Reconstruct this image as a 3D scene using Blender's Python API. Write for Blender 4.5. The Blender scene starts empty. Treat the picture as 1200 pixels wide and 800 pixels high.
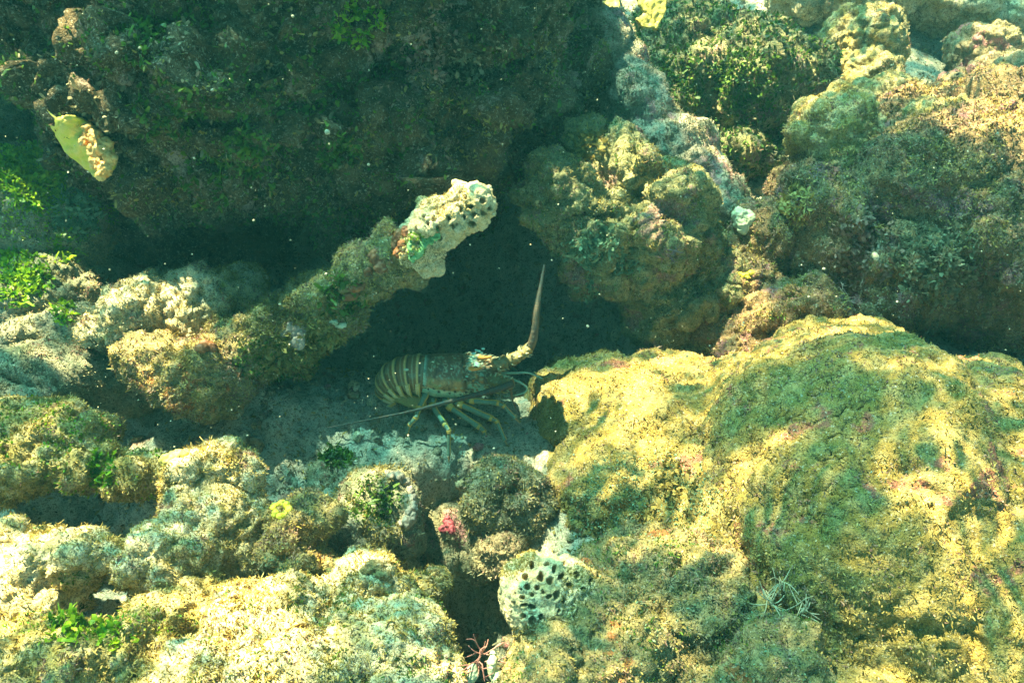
import bpy, bmesh, math, random
import numpy as np
from mathutils import Vector, Matrix
rng = np.random.default_rng(7)
random.seed(7)
sc = bpy.context.scene
COL = sc.collection
R = math.radians

# ------------------------------------------------------------------ camera, sky, sun, exposure
CAM = np.array([0.0, 0.0, 1.1])
F = 942.0                      # focal length in photo pixels (photo is 1200 wide)
cd = bpy.data.cameras.new('camera'); cam = bpy.data.objects.new('camera', cd); COL.objects.link(cam)
cam.location = CAM; cam.rotation_euler = (R(45), 0, 0)
cd.sensor_width = 36; cd.lens = 36 * F / 1200; cd.clip_start = 0.02; cd.clip_end = 200
sc.camera = cam
SUN_DIR = np.array([-0.30, 0.35, 0.89]); SUN_DIR /= np.linalg.norm(SUN_DIR)     # towards the sun
sun_el = math.asin(SUN_DIR[2]); sun_rot = math.atan2(SUN_DIR[0], SUN_DIR[1])
w = bpy.data.worlds.new('World'); sc.world = w; w.use_nodes = True
nt = w.node_tree; bg = nt.nodes['Background']
sky = nt.nodes.new('ShaderNodeTexSky'); sky.sky_type = 'NISHITA'; sky.sun_disc = False
sky.sun_elevation = sun_el; sky.sun_rotation = sun_rot
wt = nt.nodes.new('ShaderNodeMix'); wt.data_type = 'RGBA'; wt.blend_type = 'MULTIPLY'; wt.inputs[0].default_value = 1
wt.inputs[7].default_value = (.42, .96, 1.0, 1)                                 # daylight after the water has taken out its red
nt.links.new(sky.outputs[0], wt.inputs[6]); nt.links.new(wt.outputs[2], bg.inputs[0]); bg.inputs[1].default_value = 0.066
sd = bpy.data.lights.new('sun', 'SUN'); sd.energy = 5.0; sd.angle = R(0.5); sd.color = (1.0, 0.95, 0.86)
so = bpy.data.objects.new('sun', sd); COL.objects.link(so)
so.rotation_euler = Vector(SUN_DIR).to_track_quat('Z', 'Y').to_euler()
sc.view_settings.view_transform = 'Standard'; sc.view_settings.look = 'None'
sc.view_settings.exposure = 3.2; sc.view_settings.gamma = 1
sc.render.engine = 'CYCLES'
cy = sc.cycles
cy.max_bounces = 6; cy.diffuse_bounces = 3; cy.glossy_bounces = 2; cy.volume_bounces = 0
cy.transparent_max_bounces = 8; cy.caustics_reflective = False; cy.caustics_refractive = False
cy.use_denoising = True; cy.use_adaptive_sampling = True; cy.adaptive_threshold = 0.02
cy.sample_clamp_indirect = 4

# ------------------------------------------------------------------ photo pixel -> world helpers
S2 = math.sqrt(0.5)
RIGHT = np.array([1, 0, 0.]); UP = np.array([0, S2, S2]); FWD = np.array([0, S2, -S2])
def ray(px, py): return FWD + RIGHT * (px - 600) / F + UP * (400 - py) / F
def P(px, py, z):
    r = ray(px, py); return CAM + r * ((z - CAM[2]) / r[2])
def PD(px, py, d): return CAM + ray(px, py) * d
def depth(p): return float(np.dot(p - CAM, FWD))
def proj(v):
    q = v - CAM; d = q @ FWD
    return 600 + F * (q @ RIGHT) / d, 400 - F * (q @ UP) / d, d

# ------------------------------------------------------------------ numpy noise
def _hash(ix, iy, iz, s):
    h = (ix.astype(np.int64) * 374761393 + iy.astype(np.int64) * 668265263 + iz.astype(np.int64) * 2147483647 + s * 1274126177) & 0xffffffff
    h = ((h ^ (h >> 13)) * 1274126177) & 0xffffffff
    h = ((h ^ (h >> 16)) * 2246822519) & 0xffffffff
    return (h ^ (h >> 15)) & 0xffffffff
def vnoise(p, s=0):
    f = np.floor(p); t = p - f; i = f.astype(np.int64); t = t * t * t * (t * (t * 6 - 15) + 10)
    r = np.zeros(len(p))
    for a in (0, 1):
        wx = t[:, 0] if a else 1 - t[:, 0]
        for b in (0, 1):
            wy = t[:, 1] if b else 1 - t[:, 1]
            for c in (0, 1):
                wz = t[:, 2] if c else 1 - t[:, 2]
                r += wx * wy * wz * (_hash(i[:, 0] + a, i[:, 1] + b, i[:, 2] + c, s) / 4294967295.0)
    return r * 2 - 1
_rot = np.array([[0.36, 0.48, -0.8], [-0.8, 0.6, 0], [0.48, 0.64, 0.6]])
def fbm(p, o=4, s=0, kind=None):
    r = np.zeros(len(p)); a = 1.0; tot = 0
    for k in range(o):
        n = vnoise(p, s + k * 17)
        if kind == 'ridge': n = 1 - 2 * np.abs(n)
        if kind == 'billow': n = 2 * np.abs(n) - 0.6
        r += a * n; tot += a; a *= 0.55; p = (p @ _rot) * 2.03 + 3.1
    return r / tot
def worley(p, s=0):
    f = np.floor(p); i = f.astype(np.int64); best = np.full(len(p), 9.0)
    for a in (-1, 0, 1):
        for b in (-1, 0, 1):
            for c in (-1, 0, 1):
                x, y, z = i[:, 0] + a, i[:, 1] + b, i[:, 2] + c
                h = _hash(x, y, z, s)
                q = np.stack([x + (h & 1023) / 1023., y + ((h >> 10) & 1023) / 1023., z + ((h >> 20) & 1023) / 1023.], 1)
                best = np.minimum(best, ((p - q) ** 2).sum(1))
    return np.sqrt(best)
def sstep(a, b, x):
    t = np.clip((x - a) / (b - a), 0, 1); return t * t * (3 - 2 * t)

# ------------------------------------------------------------------ object helpers
def tag(o, label=None, cat=None, group=None, kind=None):
    if label: o['label'] = label
    if cat: o['category'] = cat
    if group: o['group'] = group
    if kind: o['kind'] = kind
    return o
WORG = {}
def mesh_np(name, v, faces, mat, parent=None, smooth=True, col=None, origin=None):
    """v: Nx3 world coordinates; faces: Mx3 / Mx4 int array or list of polygons"""
    me = bpy.data.meshes.new(name)
    v = np.asarray(v, float)
    if origin is None: origin = np.zeros(3)
    v = v - origin
    if isinstance(faces, np.ndarray):
        k = faces.shape[1]; n = len(faces)
        me.vertices.add(len(v)); me.vertices.foreach_set('co', v.astype(np.float32).ravel())
        me.loops.add(n * k); me.loops.foreach_set('vertex_index', faces.astype(np.int32).ravel())
        me.polygons.add(n); me.polygons.foreach_set('loop_start', np.arange(0, n * k, k, dtype=np.int32))
        me.update(calc_edges=True)
    else:
        me.from_pydata(v.tolist(), [], faces); me.update()
    me.polygons.foreach_set('use_smooth', np.full(len(me.polygons), smooth))
    if col is not None:
        at = me.color_attributes.new('Col', 'FLOAT_COLOR', 'POINT')
        c = np.ones((len(v), 4), np.float32); c[:, :3] = col; at.data.foreach_set('color', c.ravel())
    me.materials.append(mat)
    o = bpy.data.objects.new(name, me); COL.objects.link(o)
    o.location = origin; WORG[o.name] = Vector(origin)
    if parent is not None:
        o.parent = parent; o.location = Vector(origin) - WORG[parent.name]
    return o
def verts(me):
    a = np.empty(len(me.vertices) * 3, np.float32); me.vertices.foreach_get('co', a); return a.reshape(-1, 3).astype(float)
def norms(me):
    a = np.empty(len(me.vertices) * 3, np.float32); me.vertex_normals.foreach_get('vector', a); return a.reshape(-1, 3).astype(float)

# ------------------------------------------------------------------ materials
def mk(name):
    m = bpy.data.materials.new(name); m.use_nodes = True; n = m.node_tree
    return m, n, n.nodes['Principled BSDF']
def noise_node(n, tc, scale, detail=3, rough=.6, off=0):
    t = n.nodes.new('ShaderNodeTexNoise'); t.inputs['Scale'].default_value = scale
    t.inputs['Detail'].default_value = detail; t.inputs['Roughness'].default_value = rough
    if off:
        mp = n.nodes.new('ShaderNodeMapping'); mp.inputs['Location'].default_value = (off, off * 1.7, -off)
        n.links.new(tc, mp.inputs[0]); tc = mp.outputs[0]
    n.links.new(tc, t.inputs['Vector']); return t.outputs['Fac']
def ramp(n, fac, stops, interp='LINEAR'):
    r = n.nodes.new('ShaderNodeValToRGB'); r.color_ramp.interpolation = interp
    while len(r.color_ramp.elements) < len(stops): r.color_ramp.elements.new(0.5)
    for e, (p_, c) in zip(r.color_ramp.elements, stops):
        e.position = p_; e.color = (*c, 1) if len(c) == 3 else c
    n.links.new(fac, r.inputs[0]); return r.outputs[0]
def mixc(n, fac, a, b, mode='MIX'):
    x = n.nodes.new('ShaderNodeMix'); x.data_type = 'RGBA'; x.blend_type = mode
    for sock, v in ((x.inputs[0], fac), (x.inputs[6], a), (x.inputs[7], b)):
        if hasattr(v, 'is_output'): n.links.new(v, sock)
        elif isinstance(v, tuple): sock.default_value = (*v, 1)
        else: sock.default_value = v
    return x.outputs[2]
def math_(n, op, a, b=None):
    x = n.nodes.new('ShaderNodeMath'); x.operation = op
    for k, v in enumerate((a, b)):
        if v is None: continue
        if hasattr(v, 'is_output'): n.links.new(v, x.inputs[k])
        else: x.inputs[k].default_value = v
    return x.outputs[0]
G = lambda v: (v, v, v)
def vivid(c, k=1.25):
    l = .3 * c[0] + .6 * c[1] + .1 * c[2]; return tuple(min(.85, max(.012, l + (x - l) * k)) for x in c)
def reef_mat(name, c1, c2, c3, crust=None, crust_amt=.62, speck=(.55, .5, .36), dark=(.035, .04, .02), bump=1.0, off=0., vcol=False, speck_lo=.64):
    """encrusted reef rock: three body colours in patches, a crust of coralline algae, pale grains and dark turf flecks"""
    c1, c2, c3 = vivid(c1), vivid(c2), vivid(c3); crust = vivid(crust) if crust else crust
    m, n, b = mk(name); tc = n.nodes.new('ShaderNodeTexCoord').outputs['Object']
    big = noise_node(n, tc, 7, 4, .6, off + 1.3); mid = noise_node(n, tc, 34, 5, .7, off + 4.1)
    c = mixc(n, ramp(n, big, [(.40, G(0)), (.60, G(1))]), c1, c2)
    c = mixc(n, ramp(n, mid, [(.45, G(0)), (.62, G(1))]), c, c3)
    if crust:
        cr = noise_node(n, tc, 13, 6, .65, off + 9.7)
        c = mixc(n, ramp(n, cr, [(crust_amt, G(0)), (crust_amt + .04, G(1))]), c, crust)
    fl = noise_node(n, tc, 120, 4, .75, off + 6.)
    c = mixc(n, ramp(n, fl, [(.36, G(.75)), (.47, G(0))]), c, dark)
    f2 = noise_node(n, tc, 420, 2, .6, off + 7.); c = mixc(n, ramp(n, f2, [(.36, G(.6)), (.50, G(0))]), c, dark)
    sp = noise_node(n, tc, 210, 3, .7, off + 2.)
    c = mixc(n, ramp(n, sp, [(speck_lo - .04, G(0)), (speck_lo + .03, G(.8))]), c, speck)
    if vcol:
        at = n.nodes.new('ShaderNodeAttribute'); at.attribute_name = 'Col'
        c = mixc(n, at.outputs['Alpha'], c, at.outputs['Color'])
    n.links.new(c, b.inputs['Base Color']); b.inputs['Roughness'].default_value = .8
    b.inputs['Specular IOR Level'].default_value = .25
    bp = n.nodes.new('ShaderNodeBump'); bp.inputs['Strength'].default_value = 1.0; bp.inputs['Distance'].default_value = .0065 * bump
    h = math_(n, 'ADD', fl, math_(n, 'MULTIPLY', noise_node(n, tc, 330, 3, .7, off), .45))
    n.links.new(h, bp.inputs['Height']); n.links.new(bp.outputs[0], b.inputs['Normal'])
    return m
def leaf_mat(name, a, b_, scale=40, rough=.6, trans=.25):
    m, n, b = mk(name); tc = n.nodes.new('ShaderNodeTexCoord').outputs['Object']
    f = noise_node(n, tc, scale, 4, .7); a = vivid(a); b_ = vivid(b_)
    c = ramp(n, f, [(.38, a), (.62, b_)])
    n.links.new(c, b.inputs['Base Color']); b.inputs['Roughness'].default_value = rough
    b.inputs['Specular IOR Level'].default_value = .3
    if trans:
        tr = n.nodes.new('ShaderNodeBsdfTranslucent'); n.links.new(c, tr.inputs[0])
        mx = n.nodes.new('ShaderNodeMixShader'); mx.inputs[0].default_value = trans
        n.links.new(b.outputs[0], mx.inputs[1]); n.links.new(tr.outputs[0], mx.inputs[2])
        n.links.new(mx.outputs[0], n.nodes['Material Output'].inputs[0])
    return m
def vcol_mat(name, rough=.45, bump=.0012, bscale=260, var=.35):
    m, n, b = mk(name); tc = n.nodes.new('ShaderNodeTexCoord').outputs['Object']
    at = n.nodes.new('ShaderNodeAttribute'); at.attribute_name = 'Col'
    f = noise_node(n, tc, bscale, 4, .7)
    c = mixc(n, 1.0, at.outputs['Color'], ramp(n, f, [(.3, G(1 - var)), (.7, G(1 + var * .4))]), 'MULTIPLY')
    n.links.new(c, b.inputs['Base Color']); b.inputs['Roughness'].default_value = rough
    bp = n.nodes.new('ShaderNodeBump'); bp.inputs['Distance'].default_value = bump; n.links.new(f, bp.inputs['Height'])
    n.links.new(bp.outputs[0], b.inputs['Normal']); return m

TAN = (.38, .30, .13); OLIVE = (.17, .17, .05); GREY = (.26, .25, .19); PINK = (.30, .17, .16); DARK = (.05, .06, .03); CREAM = (.55, .48, .30)
M = {}
M['boulder'] = reef_mat('boulder_crust', (.35, .25, .10), (.24, .19, .07), (.42, .34, .17), (.31, .15, .11), .60, off=3, bump=1.1)
M['tan'] = reef_mat('tan_rock', TAN, (.30, .28, .13), CREAM, (.30, .22, .10), .62, off=11)
M['pale'] = reef_mat('pale_rock', (.62, .54, .36), (.52, .43, .25), (.74, .68, .50), (.36, .31, .12), .62, off=21)  # paleness partly stands in for white sun patches
M['brown'] = reef_mat('brown_rock', (.30, .23, .12), (.22, .19, .10), (.40, .32, .18), (.34, .16, .08), .60, off=31)
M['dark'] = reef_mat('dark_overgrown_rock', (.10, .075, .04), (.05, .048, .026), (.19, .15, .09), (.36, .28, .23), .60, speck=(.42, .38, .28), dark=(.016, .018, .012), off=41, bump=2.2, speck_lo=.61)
M['pink'] = reef_mat('pink_crusted_rock', (.30, .23, .15), (.25, .24, .15), (.36, .30, .20), (.42, .22, .22), .55, off=51)
M['grey'] = reef_mat('grey_rock', (.24, .24, .18), (.17, .19, .12), (.32, .30, .22), (.27, .17, .14), .62, off=61)
M['green'] = reef_mat('green_crusted_rock', (.26, .25, .13), (.18, .18, .10), (.38, .35, .20), (.28, .19, .16), .57, off=71)
M['column_crust'] = reef_mat('column_crust', (.40, .34, .26), (.32, .32, .24), (.48, .44, .34), (.46, .30, .28), .56, off=55)  # paler tones make up for light the overhang blocks
M['purple'] = reef_mat('purple_brown_rock', (.24, .165, .10), (.17, .13, .075), (.32, .23, .13), (.25, .14, .14), .56, off=91)
M['crag'] = reef_mat('craggy_rock', (.34, .28, .14), (.28, .22, .17), (.46, .40, .22), (.26, .15, .16), .57, off=97)
M['seabed'] = reef_mat('seabed_sediment', (.42, .42, .33), (.28, .30, .23), (.52, .49, .38), (.30, .22, .17), .6, off=81)
T = {}
T['dark'] = leaf_mat('dark_turf', (.05, .055, .03), (.24, .21, .13), 45)
T['olive'] = leaf_mat('olive_turf', (.18, .15, .06), (.38, .32, .14), 60)
T['gold'] = leaf_mat('golden_turf', (.30, .23, .08), (.58, .48, .24), 60)
T['pink'] = leaf_mat('pinkish_turf', (.20, .12, .10), (.36, .27, .20), 60)
T['green'] = leaf_mat('green_leaf', (.07, .20, .02), (.34, .46, .07), 70, .5, .35)
T['dkgreen'] = leaf_mat('dark_green_leaf', (.04, .09, .02), (.15, .23, .06), 60, .5, .3)
T['teal'] = leaf_mat('pale_teal_leaf', (.12, .20, .13), (.30, .40, .27), 70, .5, .3)
T['grey'] = leaf_mat('grey_turf', (.16, .16, .10), (.34, .31, .21), 60)

# ------------------------------------------------------------------ rock builder
def blob(px, py, z, rx, ry, rd=None, rot=0, d=None):
    """ellipsoid centred where the photo shows px,py at height z; radii in photo pixels across, up and in depth"""
    c = P(px, py, z) if d is None else PD(px, py, d)
    k = depth(c) / F
    return c, rx * k, ry * k, (rd if rd is not None else (rx + ry) / 2) * k, R(rot)
_ico = None
def ico():
    global _ico
    if _ico is None:
        bm = bmesh.new(); bmesh.ops.create_icosphere(bm, subdivisions=4, radius=1)
        _ico = (np.array([v.co[:] for v in bm.verts]), np.array([[v.index for v in f.verts] for f in bm.faces])); bm.free()
    return _ico
def rock_mesh(blobs, vox, smooth=3, seed=0, big=.02, mid=.008, fine=.003, knob=0., pits=0., lam=(.16, .05, .016), hook=None, sat=9, crack=0.):
    iv, if_ = ico(); V = []; Fc = []; n = 0
    if sat:
        rs = np.random.default_rng(seed + 5); extra = []
        for (c, rx, ry, rd, rot) in blobs:
            cr, sr = math.cos(rot), math.sin(rot); a = RIGHT * cr + UP * sr; b = -RIGHT * sr + UP * cr
            for _ in range(sat):
                u = rs.normal(size=3); u /= np.linalg.norm(u); u[2] = -abs(u[2]); k = rs.uniform(.16, .42); e = rs.uniform(.7, 1.3, 3) * k * min(rx, ry)
                extra.append((c + (a * u[0] * rx + b * u[1] * ry + FWD * u[2] * rd) * (1.02 - k * .75), e[0] * 1.3, e[1], e[2], rs.uniform(0, 3)))
        blobs = list(blobs) + extra
    for (c, rx, ry, rd, rot) in blobs:
        cr, sr = math.cos(rot), math.sin(rot)
        a = RIGHT * cr + UP * sr; b = -RIGHT * sr + UP * cr
        V.append(c + iv[:, :1] * rx * a + iv[:, 1:2] * ry * b + iv[:, 2:3] * rd * FWD); Fc.append(if_ + n); n += len(iv)
    V = np.concatenate(V); Fc = np.concatenate(Fc)
    V = V + 1.5 * big * np.stack([fbm(V / (lam[0] * .7), 3, seed + 90 + k) for k in range(3)], 1)
    me = bpy.data.meshes.new('tmp'); me.from_pydata(V.tolist(), [], Fc.tolist())
    o = bpy.data.objects.new('tmp', me); COL.objects.link(o)
    m = o.modifiers.new('r', 'REMESH'); m.mode = 'VOXEL'; m.voxel_size = vox
    if smooth:
        s = o.modifiers.new('s', 'SMOOTH'); s.factor = .6; s.iterations = smooth
    dg = bpy.context.evaluated_depsgraph_get(); dg.update()
    m2 = bpy.data.meshes.new_from_object(o.evaluated_get(dg))
    bpy.data.objects.remove(o); bpy.data.meshes.remove(me)
    v = verts(m2); nn = norms(m2)
    f = np.empty(len(m2.loops), np.int32); m2.loops.foreach_get('vertex_index', f)
    tot = np.empty(len(m2.polygons), np.int32); m2.polygons.foreach_get('loop_total', tot)
    bpy.data.meshes.remove(m2)
    f = f.reshape(-1, 4) if (tot == 4).all() else None
    assert f is not None
    v = v + nn * (big * fbm(v / lam[0], 3, seed))[:, None]
    d = mid * 1.3 * fbm(v / lam[1], 3, seed + 5, 'billow') + big * .6 * fbm(v / (lam[0] * .55), 3, seed + 31, 'ridge')
    if knob: d += knob * (.55 - worley(v / .021 + .35 * np.stack([vnoise(v / .02, k) for k in range(3)], 1), seed + 3))
    d += fine * fbm(v / lam[2], 3, seed + 9, 'ridge')
    if pits:
        wv = worley(v / .013, seed + 7); d -= pits * (1 - sstep(.18, .42, wv)) * sstep(-.2, .25, vnoise(v / .06, seed + 8))
    if crack:
        for sc_, am in ((.11, 1.), (.05, .6)):
            wv = v / sc_ + .5 * np.stack([fbm(v / (sc_ * .5), 2, seed + 60 + k) for k in range(3)], 1)
            d -= crack * am * np.exp(-(vnoise(wv, seed + 66) / .055) ** 2) * sstep(-.3, .2, vnoise(v / .12, seed + 67))
        d += crack * .8 * sstep(.15, .25, fbm(v / .06, 3, seed + 68))                     # crusts that stand proud in patches
    nn2 = calc_norm(v, f)
    v = v + nn2 * d[:, None]
    return v, f
def calc_norm(v, f):
    a = v[f[:, 2]] - v[f[:, 0]]; b = v[f[:, 3]] - v[f[:, 1]] if f.shape[1] == 4 else v[f[:, 1]] - v[f[:, 0]]
    fn = np.cross(a, b) if f.shape[1] == 4 else -np.cross(a, b)
    n = np.zeros_like(v)
    for k in range(f.shape[1]):
        for ax in range(3): n[:, ax] += np.bincount(f[:, k], fn[:, ax], len(v))
    return n / (np.linalg.norm(n, axis=1, keepdims=True) + 1e-12)

# ------------------------------------------------------------------ turf: thousands of small curled blades rooted on a surface
def sample_surface(v, f, n, mask=None):
    c = v[f].mean(1); a = v[f[:, 2]] - v[f[:, 0]]; b = v[f[:, 3]] - v[f[:, 1]]
    fn = np.cross(a, b); ar = np.linalg.norm(fn, axis=1); fn = fn / (ar[:, None] + 1e-12)
    wgt = ar.copy()
    wgt *= ((c - CAM) * fn).sum(1) < .35 * np.linalg.norm(c - CAM, axis=1)     # nothing on sides buried away from view
    if mask is not None: wgt *= mask(c, fn)
    if wgt.sum() <= 0: return None
    i = rng.choice(len(f), n, p=wgt / wgt.sum())
    q = v[f[i]]; t = rng.random((n, 2, 1))
    p = (q[:, 0] * (1 - t[:, 0]) + q[:, 1] * t[:, 0]) * (1 - t[:, 1]) + (q[:, 3] * (1 - t[:, 0]) + q[:, 2] * t[:, 0]) * t[:, 1]
    return p, fn[i]
def blades(p, nn, L, W, lean=.8, curl=.8):
    n = len(p); r = rng.normal(size=(n, 3))
    d = .55 * nn + lean * r * .8; d /= np.linalg.norm(d, axis=1, keepdims=True)
    s = np.cross(d, rng.normal(size=(n, 3))); s /= np.linalg.norm(s, axis=1, keepdims=True)
    b = np.cross(s, d)
    L = (L[0] + (L[1] - L[0]) * rng.random(n) ** 1.6)[:, None]; W = (W[0] + (W[1] - W[0]) * rng.random(n))[:, None]
    c = (curl * rng.normal(size=n))[:, None]
    p0 = p - d * L * .1
    p1 = p + d * L * .5 + b * c * L * .18; p2 = p + d * L * .9 + b * c * L * .6
    V = np.stack([p0 - s * W * .35, p0 + s * W * .35, p1 + s * W * .6, p1 - s * W * .6, p2 + s * W * .3 + b * W * .2, p2 - s * W * .4], 1).reshape(-1, 3)
    k = np.arange(n)[:, None] * 6
    Fq = np.concatenate([k + np.array([[0, 1, 2, 3]]), k + np.array([[3, 2, 4, 5]])])
    return V, Fq
ROCKS = {}
def rock(key, label, blobs, mat, vox=.004, turf=(), cat='rock', name='reef_rock', group=None, hook=None, seed=None, **kw):
    seed = seed if seed is not None else (sum(map(ord, key)) * 13) % 997
    v, f = rock_mesh(blobs, vox, seed=seed, **kw)
    if hook: v = hook(v, f)
    org = np.array([v[:, 0].mean(), v[:, 1].mean(), v[:, 2].min()])
    o = mesh_np(name, v, f, M[mat] if isinstance(mat, str) else mat, origin=org)
    tag(o, label, cat, group)
    ROCKS[key] = (v, f, o)
    for t in turf: add_turf(key, *t)
    return o
def patch(scale, lo, seed, up=None):
    def m(c, fn):
        x = sstep(lo - .15, lo + .15, fbm(c / scale, 3, seed))
        if up is not None: x = x * sstep(up - .3, up + .3, fn[:, 2])
        return x + .02
    return m
def inpx(px, py, rx, ry):
    def m(c, fn):
        a, b, _ = proj(c); q = ((a - px) / rx) ** 2 + ((b - py) / ry) ** 2 + .5 * fbm(c / .03, 2, 4)
        return (q < 1).astype(float)
    return m
def add_turf(key, tm, n, L=(.004, .009), W=(.0012, .003), mask=None, name='algae_turf', lean=.9, curl=.8, label=None):
    v, f, o = ROCKS[key]
    big_ = key in ('overhang', 'dome_dark')
    k_ = 1. if big_ else .72; L = (L[0] * k_, L[1] * k_); W = (W[0] * k_, W[1] * k_); n = int(n * (1.3 if big_ else 1.7))
    s = sample_surface(v, f, n, mask)
    if s is None: return
    V, Fq = blades(*s, L, W, lean, curl)
    t = mesh_np(name, V, Fq, T[tm], parent=o, smooth=True, origin=np.array(o.location))
    t['kind'] = 'stuff'
    if label: t['label'] = label
    return t

# ------------------------------------------------------------------ setting: caustic water sheet, haze, seabed
def water_caustic_sheet():  # unseen sheet added overhead; caustic dapples are put into its transparent colour
    m = bpy.data.materials.new('caustic_pattern_water'); m.use_nodes = True; n = m.node_tree; n.nodes.clear()
    out = n.nodes.new('ShaderNodeOutputMaterial'); tr = n.nodes.new('ShaderNodeBsdfTransparent')
    tc = n.nodes.new('ShaderNodeTexCoord').outputs['Object']
    mp = n.nodes.new('ShaderNodeMapping'); mp.inputs['Location'].default_value = (WOFF[0], WOFF[1], 0); mp.inputs['Rotation'].default_value = (0, 0, R(35)); mp.inputs['Scale'].default_value = (1, 1.5, 1)
    n.links.new(tc, mp.inputs[0]); tc = mp.outputs[0]
    wn = n.nodes.new('ShaderNodeTexNoise'); wn.inputs['Scale'].default_value = 3; wn.inputs['Detail'].default_value = 3
    n.links.new(tc, wn.inputs['Vector'])
    vm = n.nodes.new('ShaderNodeVectorMath'); vm.operation = 'MULTIPLY_ADD'; vm.inputs[1].default_value = (.55, .55, 0)
    n.links.new(wn.outputs['Color'], vm.inputs[0]); n.links.new(tc, vm.inputs[2])
    def vor(scale, w0, w1):
        v = n.nodes.new('ShaderNodeTexVoronoi'); v.feature = 'DISTANCE_TO_EDGE'; v.voronoi_dimensions = '2D'; v.inputs['Scale'].default_value = scale
        n.links.new(vm.outputs[0], v.inputs['Vector'])
        return ramp(n, v.outputs['Distance'], [(w0, G(1)), (w1, G(0))], 'EASE')
    big = vor(3.6, .02, .20); small = math_(n, 'ADD', math_(n, 'MULTIPLY', vor(13., .01, .19), .5), math_(n, 'MULTIPLY', vor(27., .01, .21), .5))
    patchy = ramp(n, noise_node(n, tc, 2.6, 3, .55, 5), [(.38, G(.12)), (.64, G(1))], 'EASE')
    a = math_(n, 'ADD', math_(n, 'MULTIPLY', big, .42), math_(n, 'MULTIPLY', small, .70))
    a = math_(n, 'MULTIPLY', a, math_(n, 'ADD', math_(n, 'MULTIPLY', patchy, 1.05), .06))
    a = math_(n, 'ADD', a, math_(n, 'MULTIPLY', patchy, .05))
    a = math_(n, 'MULTIPLY', math_(n, 'POWER', math_(n, 'MINIMUM', a, 1.0), 1.8), 1.95)
    a = math_(n, 'MINIMUM', a, 1.0)
    c = mixc(n, a, (.028, .108, .112), (1.0, .96, .60))  # teal dimness and warm sun dapples set by this tint
    n.links.new(c, tr.inputs[0]); n.links.new(tr.outputs[0], out.inputs[0])
    # a gently waved sheet
    g = 90; xs = np.linspace(-7, 7, g); X, Y = np.meshgrid(xs, xs)
    v = np.stack([X.ravel(), Y.ravel() + 1, np.zeros(g * g)], 1)
    v[:, 2] = 1.52 + .015 * fbm(v / .5, 2, 5)
    i = np.arange(g * g).reshape(g, g)
    f = np.stack([i[:-1, :-1], i[:-1, 1:], i[1:, 1:], i[1:, :-1]], -1).reshape(-1, 4)
    o = mesh_np('water_caustic_sheet', v, f, m); o['kind'] = 'structure'
WOFF = (9.7, 4.1)  # slides the pattern to choose where sun patches fall
water_caustic_sheet()
def haze():
    m = bpy.data.materials.new('green_water_haze'); m.use_nodes = True; n = m.node_tree; n.nodes.clear()
    out = n.nodes.new('ShaderNodeOutputMaterial'); pv = n.nodes.new('ShaderNodeVolumePrincipled')
    pv.inputs['Color'].default_value = (.16, .74, .74, 1); pv.inputs['Density'].default_value = .027
    pv.inputs['Anisotropy'].default_value = .2
    n.links.new(pv.outputs[0], out.inputs['Volume'])
    x, y0, y1, z0, z1 = 5, -3, 7, -1.6, 1.42
    v = np.array([(a, b, c) for c in (z0, z1) for b in (y0, y1) for a in (-x, x)])
    f = [(0, 2, 3, 1), (4, 5, 7, 6), (0, 1, 5, 4), (1, 3, 7, 5), (3, 2, 6, 7), (2, 0, 4, 6)]
    o = mesh_np('haze', v, f, m, smooth=False); o['kind'] = 'stuff'
haze()
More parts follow.
